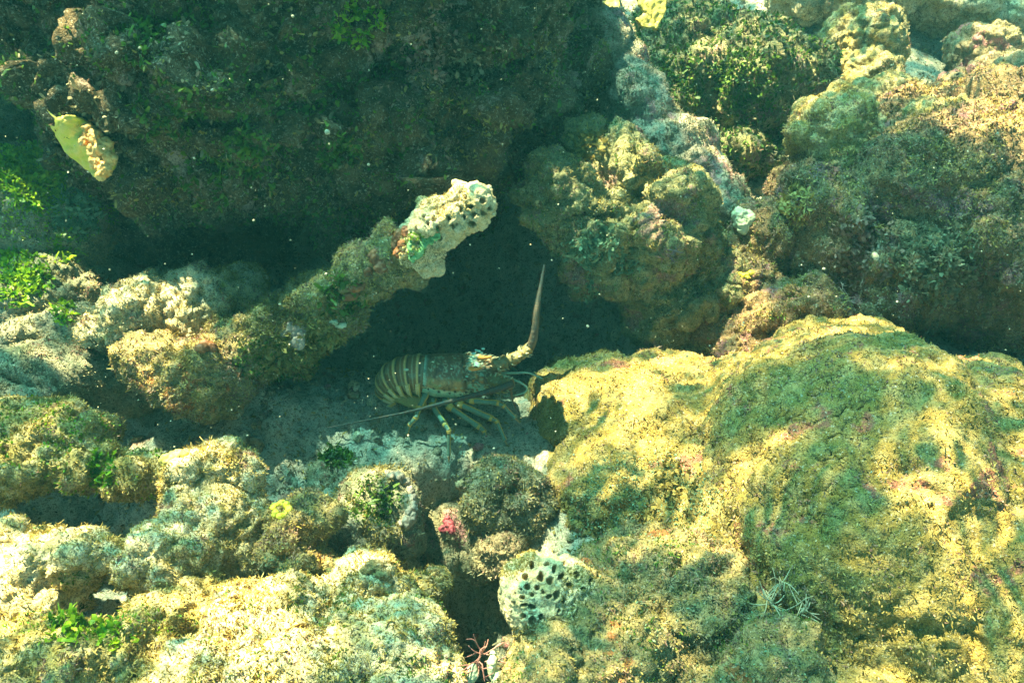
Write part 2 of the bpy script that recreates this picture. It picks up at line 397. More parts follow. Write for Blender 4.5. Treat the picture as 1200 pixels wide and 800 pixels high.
def seabed():
    t = np.linspace(-1, 1, 620); xs = 1.35 * t + 3.4 * np.sign(t) * np.maximum(np.abs(t) - .80, 0) ** 1.5 * 8
    t2 = np.linspace(0, 1, 560); ys = .10 + 2.7 * t2 + 12 * np.maximum(t2 - .85, 0) ** 1.2
    ys = np.concatenate([[-2.8, -1.5, -.8, -.3], ys])
    X, Y = np.meshgrid(xs, ys); v = np.stack([X.ravel(), Y.ravel(), np.zeros(X.size)], 1)
    z = .05 * fbm(v / .45, 3, 2) + .022 * fbm(v / .12, 3, 8, 'billow') + .006 * fbm(v / .03, 3, 12)
    def bump(px, py, r, h, zz=0):
        q = P(px, py, zz); return h * np.exp(-((v[:, 0] - q[0]) ** 2 + (v[:, 1] - q[1]) ** 2) / (r * r))
    for a in ((380, 330, .20, -.26), (520, 310, .20, -.30), (650, 370, .14, -.22), (528, 590, .06, -.22), (540, 650, .085, -.30), (540, 720, .075, -.28), (505, 770, .06, -.14),
              (110, 190, .25, -.15), (640, 130, .25, -.2), (300, 250, .3, -.22), (130, 420, .10, -.06), (60, 520, .1, -.05), (60, 605, .09, -.10), (150, 650, .05, -.10), (360, 560, .10, -.05), (330, 470, .10, .03)): z += bump(*a)
    z = z + .02 * sstep(-.12, -.3, v[:, 0]) * sstep(.95, .75, v[:, 1]) * sstep(.1, .3, v[:, 1])
    q = P(520, 470, 0); k = np.exp(-((v[:, 0] - q[0] + .05) ** 2 / .22 ** 2 + (v[:, 1] - q[1]) ** 2 / .13 ** 2))
    z = z * (1 - .8 * k) + (-.006 + .016 * fbm(v / .05, 4, 44, 'billow') + .006 * fbm(v / .016, 3, 45)) * k
    q = P(340, 480, 0); z = z + .05 * np.exp(-((v[:, 0] - q[0]) ** 2 / .16 ** 2 + (v[:, 1] - q[1] + .02) ** 2 / .12 ** 2)) * (1 + .5 * fbm(v / .05, 3, 46))
    v[:, 2] = z
    ny, nx = X.shape; i = np.arange(nx * ny).reshape(ny, nx)
    f = np.stack([i[:-1, :-1], i[:-1, 1:], i[1:, 1:], i[1:, :-1]], -1).reshape(-1, 4)
    nn = calc_norm(v, f); v = v + nn * (.005 * fbm(v / .014, 3, 77, 'ridge') + .005 * (.5 - worley(v / .024, 3)))[:, None]
    o = mesh_np('seabed', v, f, M['seabed']); o['kind'] = 'structure'
    ROCKS['seabed'] = (v, f, o); return o
seabed()
#@ROCKS
# ------------------------------------------------------------------ the reef rocks
exec_marker = None
D = lambda px, py, d, rx, ry, rd=None, rot=0: blob(px, py, 0, rx, ry, rd, rot, d=d)
# the big dark mass that overhangs the hole
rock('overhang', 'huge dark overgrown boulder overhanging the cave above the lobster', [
    D(300, -40, 1.60, 370, 200, 260), D(310, 90, 1.50, 220, 150, 190), D(150, 15, 1.76, 170, 100, 120, 15), D(110, -150, 1.38, 250, 80, 100), D(480, 90, 1.62, 170, 150, 200, -15),  # the near blob above the frame is added to block sun
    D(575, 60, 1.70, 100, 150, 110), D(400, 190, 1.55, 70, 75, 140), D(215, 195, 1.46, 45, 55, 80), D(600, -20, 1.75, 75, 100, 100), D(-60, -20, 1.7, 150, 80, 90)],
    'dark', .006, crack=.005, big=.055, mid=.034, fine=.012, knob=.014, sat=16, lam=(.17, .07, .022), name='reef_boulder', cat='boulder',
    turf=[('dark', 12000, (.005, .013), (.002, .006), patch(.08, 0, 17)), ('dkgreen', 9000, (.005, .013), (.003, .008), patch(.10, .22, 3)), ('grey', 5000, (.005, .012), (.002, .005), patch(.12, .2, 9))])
rock('cave_wall', 'added dark rock filling the shaded gap beneath the left end of the overhang', [D(110, 200, 1.95, 150, 70, 100), D(230, 260, 1.9, 120, 60, 90), D(20, 90, 2.0, 120, 90, 90)],
    'dark', .007, big=.03, mid=.018, turf=[('dark', 3000)])  # dark rock added where the gap holds only deep shade
rock('cave_back', 'added dark rock filling the shaded gap between the overhang and the slanting column', [D(650, 110, 2.05, 50, 80, 80), D(690, 160, 2.0, 45, 50, 60), D(640, 20, 2.1, 50, 60, 80)],
    'dark', .007, big=.03, mid=.018, turf=[('dark', 2000)])  # added dark filler, standing in for shade in the far gap
# right boulder
def ledge(v, f):
    n = calc_norm(v, f); a, b, d = proj(v)
    yb = np.interp(a, [822, 830, 850, 890, 930, 1000, 1060], [560, 500, 458, 428, 408, 395, 400])
    k = sstep(-5, 5, b - yb + 3 * fbm(v / .02, 2, 5)) * sstep(818, 834, a) * sstep(1080, 960, a) * sstep(700, 520, b)
    return v + n * (.016 * k)[:, None]
rock('big_right', 'big rounded sunlit yellow-green boulder filling the lower right', [
    D(1000, 620, 1.26, 190, 225, 210), D(1080, 580, 1.30, 200, 160, 210, 10), D(950, 540, 1.27, 125, 115, 150, 40), D(1180, 700, 1.20, 200, 240, 220), D(995, 445, 1.41, 95, 74, 120, 0),
    D(1165, 500, 1.40, 110, 70, 130, -10), D(770, 530, 1.43, 145, 108, 120, 10), D(870, 520, 1.38, 90, 90, 110), D(720, 570, 1.37, 90, 90, 110), D(840, 620, 1.30, 120, 110, 120), D(690, 480, 1.44, 70, 60, 90, 30), D(740, 600, 1.36, 110, 90, 110), D(860, 720, 1.22, 150, 120, 130), D(1000, 830, 1.15, 250, 120, 150)],
    'boulder', .0042, big=.022, mid=.006, fine=.003, knob=.002, pits=.003, sat=0, smooth=24, crack=.004, hook=ledge, lam=(.20, .045, .014), name='reef_boulder', cat='boulder',
    turf=[('gold', 9000, (.003, .007), (.001, .003), patch(.06, .1, 3)), ('olive', 14000, (.003, .009), (.0015, .003), patch(.05, .1, 13)), ('pink', 3500, (.004, .010), (.0015, .003), patch(.05, .2, 23)), ('teal', 2500, (.003, .007), (.0015, .003), inpx(760, 600, 90, 70))])
rock('front_mid', 'knobbly brown-green rock in front, right of the pitted coral head', [
    D(800, 740, 1.10, 110, 90, 70), D(700, 760, 1.06, 90, 90, 80), D(760, 690, 1.14, 100, 60, 80), D(900, 790, 1.02, 70, 60, 60), D(650, 800, 1.02, 70, 60, 60), D(840, 700, 1.12, 60, 50, 50)],
    'brown', .0035, sat=3, smooth=8, crack=.006, big=.018, mid=.010, fine=.004, knob=.006, turf=[('olive', 7000, (.003, .008), (.001, .003)), ('pink', 4000, (.003, .01), (.001, .002), patch(.04, .1, 5)), ('teal', 1200, (.003, .006), (.002, .003), patch(.03, .1, 6))])
rock('crest', 'jagged rock with yellow crest and pointed knob in upper centre', [
    D(688, 172, 1.48, 19, 30, 26), D(684, 156, 1.47, 12, 17, 14), D(700, 176, 1.47, 16, 16, 16), D(625, 225, 1.47, 20, 20, 26), D(645, 205, 1.46, 30, 24, 34), D(735, 205, 1.50, 52, 36, 50, -38), D(665, 225, 1.47, 46, 40, 50), D(770, 260, 1.50, 60, 60, 70, -20), D(705, 262, 1.49, 62, 50, 60), D(785, 290, 1.53, 48, 55, 60, -30), D(705, 322, 1.52, 46, 24, 40, -15), D(825, 330, 1.56, 38, 40, 50), D(790, 350, 1.56, 50, 60, 60), D(760, 335, 1.56, 50, 24, 50, -20)],
    'green', .003, lam=(.10, .04, .013), crack=.005, big=.020, mid=.014, fine=.005, knob=.005, pits=.003, sat=2, smooth=8,
    turf=[('gold', 1500, (.003, .008), (.001, .003), patch(.06, .1, 3, .3)), ('olive', 1800, (.003, .009), (.001, .003)), ('pink', 3000, (.003, .009), (.001, .003), patch(.05, .15, 8)), ('grey', 3000, (.003, .009), (.001, .003))])
rock('column', 'slanting pale pinkish coral column behind the crested rock', [
    D(712, 60, 1.70, 32, 45, 50, 20), D(742, 120, 1.68, 40, 55, 50, 25), D(785, 185, 1.66, 48, 58, 60, 35), D(830, 245, 1.64, 44, 60, 60, 35), D(727, 90, 1.70, 36, 50, 50, 25), D(757, 152, 1.68, 42, 52, 55, 30), D(808, 215, 1.65, 46, 56, 60, 35), D(700, 25, 1.9, 26, 30, 40)],
    'column_crust', .0035, big=.016, mid=.008, fine=.003, sat=0, smooth=6,
    turf=[('grey', 3000), ('teal', 1200, (.004, .008), (.002, .004), patch(.05, .1, 4))])
rock('dome_dark', 'dark green domed coral head behind the slanting column', [
    D(880, 110, 2.0, 90, 75, 90), D(800, 70, 2.1, 70, 60, 80), D(780, 130, 2.0, 60, 60, 60), D(850, 190, 1.95, 80, 40, 60)],
    'green', .005, big=.02, mid=.012, turf=[('dark', 5000, (.006, .014), (.003, .006)), ('dkgreen', 5000, (.006, .014), (.003, .006))])
rock('far_knob', 'far coral knob with a round lit top at upper right', [
    D(1012, 48, 2.25, 44, 36, 45), D(1015, 95, 2.2, 34, 34, 40), D(990, 60, 2.25, 30, 40, 40), D(1040, 118, 2.1, 50, 24, 40)],
    'tan', .004, lam=(.10, .035, .012), big=.022, mid=.008, knob=.006, sat=3, smooth=6,
    turf=[('olive', 1500)])
rock('far_knob2', 'small far lumps of coral near the right upper corner', [
    D(1150, 62, 2.3, 32, 32, 40), D(1175, 90, 2.2, 40, 26, 40), D(1130, 100, 2.25, 30, 18, 30)],
    'pink', .004, lam=(.10, .035, .012), big=.022, mid=.008, knob=.006, sat=3, smooth=6,
    turf=[('olive', 1200)])
rock('far_rocks', 'low far rubble rock at the right end of the top edge', [
    D(1040, 10, 2.5, 80, 20, 50), D(960, -5, 2.5, 60, 25, 50), D(1120, 15, 2.45, 50, 22, 50), D(1180, 30, 2.5, 60, 30, 60)],
    'pale', .005, lam=(.10, .035, .012), big=.022, mid=.014, knob=.006, turf=[('olive', 1500)])
rock('upper_right', 'rugged coral boulder with lit top and furry shaded face, right side', [
    D(1150, 150, 1.62, 110, 50, 110), D(1100, 230, 1.58, 150, 110, 120), D(1190, 300, 1.55, 130, 110, 120), D(1060, 320, 1.55, 130, 70, 90), D(960, 260, 1.55, 60, 80, 80), D(1020, 180, 1.62, 70, 60, 80)],
    'purple', .0045, crack=.006, big=.022, mid=.008, fine=.004, knob=.007, name='reef_boulder', cat='boulder', sat=3, smooth=6,
    turf=[('gold', 5000, (.004, .010), (.0015, .004), patch(.08, 0, 3, .5)), ('dark', 7000, (.005, .014), (.002, .004)), ('pink', 14000, (.004, .012), (.0015, .003), patch(.06, -.1, 7)), ('grey', 2500)])
rock('top_domes', 'low golden domes along the lit top of the rugged boulder', [
    D(1085, 150, 1.57, 48, 34, 45, 10), D(1150, 140, 1.56, 60, 38, 55), D(1200, 150, 1.55, 50, 45, 55), D(1120, 175, 1.52, 50, 28, 40)],
    'tan', .003, big=.012, mid=.009, fine=.003, knob=.004, sat=3, smooth=5, pits=.003, name='coral_head', cat='coral', turf=[('gold', 2500, (.002, .006), (.001, .002)), ('pink', 1500, (.003, .008), (.001, .002), patch(.04, .1, 6))])
rock('round_head', 'round golden coral head against the rugged boulder', [
    D(978, 155, 1.56, 52, 46, 55), D(985, 185, 1.56, 45, 40, 50)],
    'tan', .003, lam=(.12, .03, .010), big=.010, mid=.008, fine=.0025, knob=.003, name='coral_head', cat='coral', sat=3, smooth=6,
    turf=[('gold', 2500, (.002, .006), (.001, .002))])
rock('pink_ledge', 'sunlit pink and tan ledge left below the rugged boulder', [
    D(890, 290, 1.58, 45, 50, 60, 20), D(870, 340, 1.56, 50, 45, 60), D(860, 400, 1.55, 60, 45, 60), D(920, 370, 1.52, 70, 40, 60), D(920, 240, 1.6, 22, 45, 40, -10)],
    'purple', .0035, crack=.005, big=.016, mid=.010, fine=.004, knob=.004, turf=[('pink', 5000, (.003, .010), (.001, .003)), ('gold', 3000, (.003, .008), (.001, .003))])
# the ridge that leads to the pitted stub
rock('ridge', 'long overgrown ridge running from the pitted stub down to the left', [
    D(470, 300, 1.30, 33, 30, 38), D(430, 325, 1.33, 38, 30, 42, 25), D(380, 360, 1.35, 44, 38, 48, 25), D(330, 385, 1.37, 50, 45, 55, 20), D(280, 415, 1.34, 55, 42, 55), D(225, 435, 1.30, 60, 38, 55), D(195, 425, 1.32, 50, 30, 50), D(250, 450, 1.30, 45, 30, 45)],
    'brown', .003, lam=(.10, .04, .013), big=.016, mid=.008, fine=.0035, knob=.005, sat=4, smooth=6,
    turf=[('gold', 5000, (.003, .008), (.001, .003), patch(.06, -.1, 3, .3)), ('olive', 3000, (.004, .011), (.0015, .004), inpx(380, 395, 100, 50)), ('dkgreen', 1400, (.004, .010), (.002, .005), inpx(350, 420, 80, 30)), ('pink', 2500, (.004, .010), (.0015, .003), patch(.05, 0, 12)), ('grey', 2500, (.004, .01), (.0015, .003))])
rock('left_hump', 'pale sunlit hump just left of its twin under the overhang', [
    D(165, 362, 1.35, 48, 34, 45, 25), D(190, 345, 1.37, 30, 25, 35), D(140, 385, 1.35, 32, 20, 35)],
    'pale', .0028, lam=(.10, .035, .012), crack=.005, big=.016, mid=.008, knob=.006, sat=4, smooth=6,
    turf=[('gold', 2500, (.002, .006), (.001, .002)), ('grey', 1200)])
rock('right_hump', 'pale sunlit hump between the ridge and the dark cave mouth', [
    D(252, 360, 1.38, 44, 44, 50), D(230, 380, 1.38, 40, 36, 45), D(275, 335, 1.42, 28, 24, 35)],
    'pale', .0028, lam=(.10, .035, .012), crack=.005, big=.016, mid=.008, knob=.006, sat=4, smooth=6,
    turf=[('gold', 2500, (.002, .006), (.001, .002)), ('grey', 1200)])
rock('left_wall', 'murky grey-green rock wall at the left edge topped by green algae', [
    D(20, 260, 1.50, 80, 90, 90), D(90, 260, 1.52, 40, 50, 50), D(-10, 150, 1.62, 60, 70, 80), D(40, 350, 1.45, 70, 60, 70), D(70, 400, 1.42, 70, 50, 60)],
    'grey', .004, crack=.005, big=.016, mid=.008, knob=.005, sat=2, smooth=10,
    turf=[('olive', 4000), ('green', 2500, (.004, .010), (.002, .005), inpx(50, 230, 90, 60)), ('grey', 3000)])
rock('left_low', 'low murky rock under the left wall beside the dark gully', [
    D(60, 440, 1.36, 90, 40, 60), D(140, 450, 1.40, 60, 28, 50), D(10, 480, 1.3, 60, 30, 50)],
    'grey', .004, big=.016, mid=.008, sat=4, smooth=6,
    turf=[('grey', 2500)])
rock('left_ledge', 'flat-topped ledge with yellow-green fringe on the left edge', [
    D(50, 520, 1.22, 75, 40, 60), D(0, 540, 1.18, 70, 40, 60), D(90, 545, 1.2, 45, 25, 40), D(150, 560, 1.2, 35, 18, 35)],
    'tan', .003, lam=(.10, .035, .012), big=.016, mid=.008, knob=.005, sat=2, smooth=10,
    turf=[('gold', 3500, (.003, .009), (.0015, .004)), ('green', 900, (.004, .010), (.002, .005), patch(.05, .1, 2)), ('olive', 2500)])
rock('white_rock', 'smooth white rock at the lower left edge, sun patch put into its colour', [
    D(40, 670, 1.08, 78, 45, 60, 8), D(90, 650, 1.08, 40, 28, 40), D(20, 700, 1.06, 80, 30, 60)],
    'pale', .003, lam=(.10, .035, .012), big=.016, mid=.008, fine=.002, sat=4, smooth=6,  # sun-patch white put into the pale albedo
    turf=[('gold', 2200, (.002, .007), (.001, .0025), patch(.05, .1, 2)), ('grey', 700)])
rock('bright_ridge', 'bright cream ridge slanting up between the shaded gullies, lower left', [
    D(200, 655, 1.10, 48, 40, 45, 20), D(235, 600, 1.14, 46, 40, 45, 35), D(250, 560, 1.18, 48, 33, 45), D(270, 630, 1.16, 40, 50, 40)],
    'pale', .003, lam=(.10, .035, .012), crack=.005, big=.016, mid=.008, knob=.003, sat=2, smooth=10,
    turf=[('gold', 4500, (.002, .008), (.001, .0025)), ('olive', 1500, (.003, .007), (.001, .003), patch(.04, .1, 2))])
rock('ring_rock', 'round rock bearing a yellow ring sponge', [
    D(340, 620, 1.16, 44, 42, 45), D(350, 670, 1.15, 48, 34, 40), D(310, 650, 1.16, 35, 30, 35)],
    'brown', .003, big=.016, mid=.008, knob=.006, sat=4, smooth=6,
    turf=[('gold', 2200, (.003, .009), (.001, .003)), ('teal', 500, (.003, .007), (.0015, .003), inpx(320, 680, 60, 30))])
rock('front_left', 'bright rock with fuzzy green fringe at the bottom left', [
    D(60, 770, .98, 90, 45, 60), D(150, 760, 1.0, 60, 38, 50), D(200, 720, 1.04, 60, 35, 50), D(0, 790, .95, 60, 45, 60)],
    'tan', .003, lam=(.10, .035, .012), crack=.005, big=.016, mid=.008, knob=.004, sat=2, smooth=10,
    turf=[('gold', 4500, (.003, .009), (.001, .003)), ('green', 700, (.003, .008), (.001, .003), inpx(110, 730, 120, 22))])
rock('front_centre', 'broad bright rubble rock in front with a brown-capped lump', [
    D(430, 700, 1.08, 45, 42, 45), D(430, 760, 1.02, 80, 50, 60), D(320, 740, 1.04, 70, 50, 50), D(240, 790, .98, 80, 40, 50), D(350, 800, .98, 90, 50, 60), D(480, 790, 1.0, 50, 40, 50)],
    'pale', .003, lam=(.10, .035, .012), crack=.005, big=.016, mid=.008, knob=.004, sat=2, smooth=10,
    turf=[('gold', 5500, (.003, .008), (.001, .003)), ('olive', 3000, (.003, .008), (.001, .003), patch(.05, .05, 2)), ('pink', 1500, (.003, .007), (.001, .003), patch(.05, .15, 3))])
rock('shade_rock', 'grey rock with pale curved rim in the shade below the lobster', [
    D(440, 590, 1.30, 50, 42, 45), D(400, 560, 1.36, 50, 35, 45), D(470, 600, 1.28, 22, 42, 30, 10), D(410, 620, 1.26, 60, 30, 45)],
    'grey', .003, big=.012, mid=.009, sat=2, smooth=5,
    turf=[('dkgreen', 500, (.003, .008), (.002, .004), inpx(440, 590, 34, 30)), ('grey', 2000)])
rock('leg_rock', 'lumpy grey-green rock just below the lobster legs', [
    D(588, 566, 1.30, 33, 34, 36), D(616, 585, 1.29, 30, 32, 34), D(575, 598, 1.27, 22, 18, 24)],
    'grey', .0028, big=.012, mid=.010, knob=.005, sat=2, smooth=5,
    turf=[('olive', 1500), ('grey', 1800)])
rock('pink_rock', 'brown and pale rock with a red sponge spot, deep in the gully', [
    D(535, 620, 1.38, 45, 32, 40), D(560, 650, 1.38, 40, 30, 40), D(520, 650, 1.38, 30, 30, 40), D(585, 640, 1.30, 40, 28, 40)],
    'pink', .003, big=.010, mid=.008, sat=2, smooth=5,
    turf=[('grey', 1500), ('dark', 900)])
rock('gully_floor', 'small mossy lump at the foot of the dark gully', [
    D(490, 700, 1.12, 26, 30, 30), D(510, 680, 1.16, 16, 18, 20)],
    'green', .0028, big=.008, mid=.008, sat=2, smooth=5,
    turf=[('olive', 900), ('green', 120, (.004, .008), (.002, .004), inpx(512, 715, 12, 14))])
for tm_, n_, sd_ in (('grey', 22000, 3), ('olive', 16000, 9), ('dark', 14000, 5)):
    v_, f_, o_ = ROCKS['seabed']
    s_ = sample_surface(v_, f_, n_, lambda c, fn, sd_=sd_: (np.abs(c[:, 0]) < 1.5) * (c[:, 1] < 2.9) * (c[:, 1] > .25) * (patch(.08, 0, sd_)(c, fn)))
    V_, F_ = blades(*s_, (.004, .012), (.0015, .004))
    t_ = mesh_np('seabed_turf', V_, F_, T[tm_], smooth=True); t_['kind'] = 'stuff'
for k_ in list(ROCKS):
    if k_ in ('seabed', 'overhang', 'cave_wall', 'cave_back', 'stub', 'head'): continue
    v_, f_, o_ = ROCKS[k_]; ext = np.ptp(v_, axis=0).max(); sd_ = sum(map(ord, k_)) % 50
    add_turf(k_, 'gold' if k_ in ('big_right', 'bright_ridge', 'front_centre', 'front_left', 'white_rock', 'round_head', 'pink_ledge') else ('olive' if sd_ % 2 else 'grey'), int(6500 * ext), (.004, .010) if k_ == 'big_right' else (.004, .014), (.001, .0026), patch(.035, .28, sd_), lean=1.2)
    add_turf(k_, 'dkgreen' if sd_ % 3 == 0 else 'pink', int(3200 * ext), (.003, .010), (.0012, .003), patch(.03, .34, sd_ + 9), lean=1.2)
add_turf('overhang', 'olive', 12000, (.003, .010), (.0015, .005), patch(.06, .25, 33)); add_turf('overhang', 'pink', 9000, (.003, .010), (.0015, .004), patch(.07, .25, 41)); add_turf('overhang', 'dkgreen', 14000, (.003, .009), (.002, .005), patch(.05, .2, 47))
#@DETAILS
# ------------------------------------------------------------------ details: sponges, algae, lobster
def surf(key, px, py, rad=4):
    """front-most point of a rock near photo pixel px,py, and its smoothed normal"""
    v, f, o = ROCKS[key]; a, b, d = proj(v)
    m = np.where((a - px) ** 2 + (b - py) ** 2 < rad * rad)[0]
    if len(m) == 0: m = np.argsort((a - px) ** 2 + (b - py) ** 2)[:6]
    j = m[np.argmin(d[m])]; m = m[d[m] < d[j] + .02]
    nn = NORM.setdefault(key, calc_norm(v, f))[m].mean(0); nn /= np.linalg.norm(nn) + 1e-9
    return v[m].mean(0), nn
NORM = {}
def pit_hook(holes, deep=.016, edge=.002):
    def h(v, f):
        n = calc_norm(v, f); a, b, d = proj(v); front = (n @ FWD) < .25
        wob = .34 * fbm(v / .006, 2, 91)
        tot = np.zeros(len(v)); ax = np.zeros_like(v)
        for hx, hy, rx, ry in holes:
            q = np.sqrt(((a - hx) / rx) ** 2 + ((b - hy) / ry) ** 2) + wob
            near = front & (q < 1.2)
            if not near.any(): continue
            axis = n[near].mean(0) * .5 - FWD * .5; axis /= np.linalg.norm(axis)
            k = (1 - sstep(.55, 1.0, q)) * front * deep * min(1.3, (rx + ry) / 8)
            rim = np.exp(-((q - 1.12) / .16) ** 2) * front * edge
            upd = k > tot; ax[upd] = -axis; tot = np.maximum(tot, k); v = v + n * rim[:, None]
        return v + ax * tot[:, None]
    return h
M['bleached'] = reef_mat('bleached_coral_skeleton', (.66, .56, .36), (.74, .66, .46), (.60, .48, .28), (.40, .30, .14), .66, speck=(.8, .76, .6), dark=(.30, .23, .12), off=101, bump=.9)
def stub_hook(v, f):
    v = pit_hook([(545, 231, 3.6, 3.2), (566, 235, 3.6, 4.2), (551, 242, 4.8, 3), (574, 244, 3.4, 3.6), (555, 251, 3.6, 3.6), (567, 249, 3.4, 3.6), (527, 255, 3.8, 3.6), (544, 254, 2.4, 3.4), (540, 245, 2, 5), (553, 262, 5, 3.4),
                  (513, 268, 3.2, 4), (531, 265, 3.4, 3.0), (508, 256, 1.6, 4), (502, 262, 1.6, 3.4), (497, 254, 2, 2), (520, 241, 2, 1.8), (536, 262, 2, 2), (515, 279, 3, 2.5), (560, 225, 1.6, 1.6), (488, 268, 1.8, 1.8)])(v, f)
    return v
rock('stub', 'pale sunlit pitted coral stub with round holes pointing up over the cave', [
    D(545, 243, 1.21, 33, 24, 28, 15), D(560, 240, 1.20, 20, 22, 24), D(512, 262, 1.22, 36, 26, 30, 35), D(492, 285, 1.23, 27, 24, 28, 30), D(541, 220, 1.22, 11, 9, 12), D(500, 300, 1.25, 18, 16, 20)],
    'bleached', .0013, big=.009, mid=.006, fine=.0024, knob=.0015, lam=(.06, .022, .007), smooth=6, sat=2, name='pitted_coral', cat='coral', hook=stub_hook,
    turf=[('gold', 900, (.002, .006), (.001, .002), inpx(515, 235, 34, 24)), ('olive', 500, (.002, .006), (.001, .0025), inpx(478, 295, 20, 20)), ('grey', 300, (.002, .006), (.001, .0025), inpx(500, 298, 30, 18)), ('green', 260, (.002, .005), (.002, .004), inpx(487, 288, 14, 16))])
hs = [(623, 663, 3.4, 5), (615, 676, 4, 4.4), (634, 676, 5, 7), (645, 680, 4.6, 5), (650, 667, 4, 5), (658, 675, 5, 4), (618, 688, 3.8, 4), (629, 689, 3.4, 4.5), (612, 700, 3.6, 3.4), (602, 706, 2.6, 2.6), (623, 697, 3.4, 3.2),
      (614, 709, 5, 2.6), (623, 711, 5, 4), (613, 722, 3.2, 4.5), (624, 727, 4.4, 5.5), (634, 723, 3, 4), (652, 697, 4.4, 6), (643, 699, 3.6, 3), (636, 694, 3, 3.6), (660, 703, 3.6, 3.6), (667, 685, 4, 4), (641, 661, 3.4, 3),
      (600, 717, 2, 2), (676, 674, 4.5, 4), (683, 690, 3.4, 3), (690, 702, 3.4, 4), (672, 712, 3, 3), (611, 690, 2, 2), (606, 680, 1.8, 1.8), (662, 660, 3, 3), (604, 695, 1.4, 1.4), (680, 722, 3, 3), (655, 716, 2.4, 3), (692, 680, 3, 2.4)]
rock('head', 'round sunlit pitted coral head with many dark holes, bottom centre', [
    D(632, 697, 1.04, 46, 47, 48), D(660, 700, 1.05, 44, 46, 46), D(640, 735, 1.04, 40, 30, 40)],
    'bleached', .0013, big=.005, mid=.003, fine=.0022, lam=(.06, .022, .007), smooth=8, sat=0, name='pitted_coral', cat='coral', hook=pit_hook(hs, .013),
    turf=[('olive', 1400, (.002, .006), (.001, .0025), inpx(685, 700, 26, 45)), ('gold', 900, (.002, .005), (.001, .002), inpx(598, 650, 30, 25)), ('olive', 900, (.003, .007), (.001, .003), inpx(645, 745, 60, 14))])

# a few lumpy sponges, plates and fingers
def solid_mat(name, a, b_, scale=90, rough=.6, bump=.0015):
    m, n, b = mk(name); tc = n.nodes.new('ShaderNodeTexCoord').outputs['Object']; f = noise_node(n, tc, scale, 5, .7)
    n.links.new(ramp(n, f, [(.35, a), (.65, b_)]), b.inputs['Base Color']); b.inputs['Roughness'].default_value = rough
    bp = n.nodes.new('ShaderNodeBump'); bp.inputs['Distance'].default_value = bump; n.links.new(f, bp.inputs['Height']); n.links.new(bp.outputs[0], b.inputs['Normal']); return m
MY = solid_mat('yellow_sponge', (.62, .55, .03), (.78, .72, .08)); MR = solid_mat('red_sponge', (.26, .03, .05), (.42, .08, .10)); MO = solid_mat('orange_sponge', (.12, .04, .015), (.28, .11, .03))
MG = solid_mat('yellow_green_plate', (.30, .28, .05), (.46, .40, .10), 50); MW = solid_mat('pale_green_finger', (.34, .42, .26), (.55, .60, .40)); MP = solid_mat('pale_pink_crust', (.28, .22, .17), (.40, .33, .24), 60)
MV = solid_mat('yellow_fire_coral', (.62, .58, .04), (.85, .60, .16), 45, .5, .006); MC = solid_mat('bright_green_crust', (.08, .26, .07), (.24, .46, .20), 120)
def lumps(name, label, cat, pts, mat, vox=.0012, seed=3, amp=.0012, group=None, **kw):
    v, f = rock_mesh(pts, vox, smooth=2, sat=7, seed=seed, big=amp * 1.4, mid=amp * 1.6, fine=amp * .9, lam=(.025, .009, .0035))
    o = mesh_np(name, v, f, mat, origin=np.array([v[:, 0].mean(), v[:, 1].mean(), v[:, 2].min()])); return tag(o, label, cat, group)
def on(key, px, py, rx, ry, rd, rot=0, lift=0.):
    p, n_ = surf(key, px, py); p = p + n_ * lift; k = depth(p) / F; return p, rx * k, ry * k, rd * k, R(rot)
ring = [on('ring_rock', 330 + 9 * math.cos(a), 597 + 8 * math.sin(a), 4.2, 4, 4) for a in np.linspace(0, 2 * math.pi, 9)[:-1]]
lumps('ring_sponge', 'small bright yellow ring shaped sponge on the round rock', 'sponge', ring, MY)
lumps('red_sponge', 'small red lobed sponge in the shaded gully', 'sponge', [on('pink_rock', x, y, 5, 5, 4) for x, y in ((524, 611), (530, 620), (520, 619), (527, 615))], MR)
lumps('orange_sponge', 'rusty orange sponge at the lower end of the pitted stub', 'sponge', [on('stub', x, y, 6, 8, 4, 30) for x, y in ((464, 282), (469, 276), (462, 290), (474, 290), (468, 296), (476, 272))], MO, .0014)
lumps('green_crust', 'bright green crust low on the pitted stub', 'algae', [on('stub', x, y, 5, 7, 1.6) for x, y in ((484, 288), (488, 298), (496, 286), (505, 280), (492, 294), (511, 276), (483, 300))], MC, .0014)
lumps('orange_sponge', 'brown orange sponge smeared along the upper end of the ridge', 'sponge', [on('ridge', x, y, 10, 8, 4, 30) for x, y in ((440, 300), (428, 318), (418, 334), (410, 345), (448, 312))], MO, .002)
lumps('crust_disc', 'pale pinkish round crust disc on the side of the ridge', 'coralline crust', [on('ridge', x, y, 11, 11, 4) for x, y in ((340, 388), (346, 400), (352, 384))], MP, .0018)
lumps('crust_disc', 'small pale green crust spot near the upper ridge end', 'coralline crust', [on('ridge', x, y, 6, 4, 3) for x, y in ((390, 377), (398, 381))], MW, .0015)
lumps('finger_coral', 'pair of pale rounded fingers poking up between the ledge and crested rock', 'coral', [D(868, 262, 1.5, 7, 14, 8, 20), D(866, 252, 1.5, 8, 8, 8), D(877, 256, 1.5, 6, 9, 7, -10)], MW, .0016)
lumps('finger_coral', 'pale green stubby fingers at the bottom edge beside the pitted head', 'coral', [D(552, 790, 1.0, 7, 12, 8, -25), D(577, 776, 1.0, 5, 14, 7), D(541, 797, 1.0, 6, 7, 7), D(583, 795, 1.0, 7, 12, 8)], MW, .0014)
lumps('crescent_coral', 'pale curved coral rim around a dark green patch', 'coral', [on('shade_rock', x, y, 6, 7, 6) for x, y in ((456, 556), (466, 559), (475, 566), (481, 575), (484, 585), (483, 596), (479, 606), (474, 613))], MP, .0016, amp=.002)
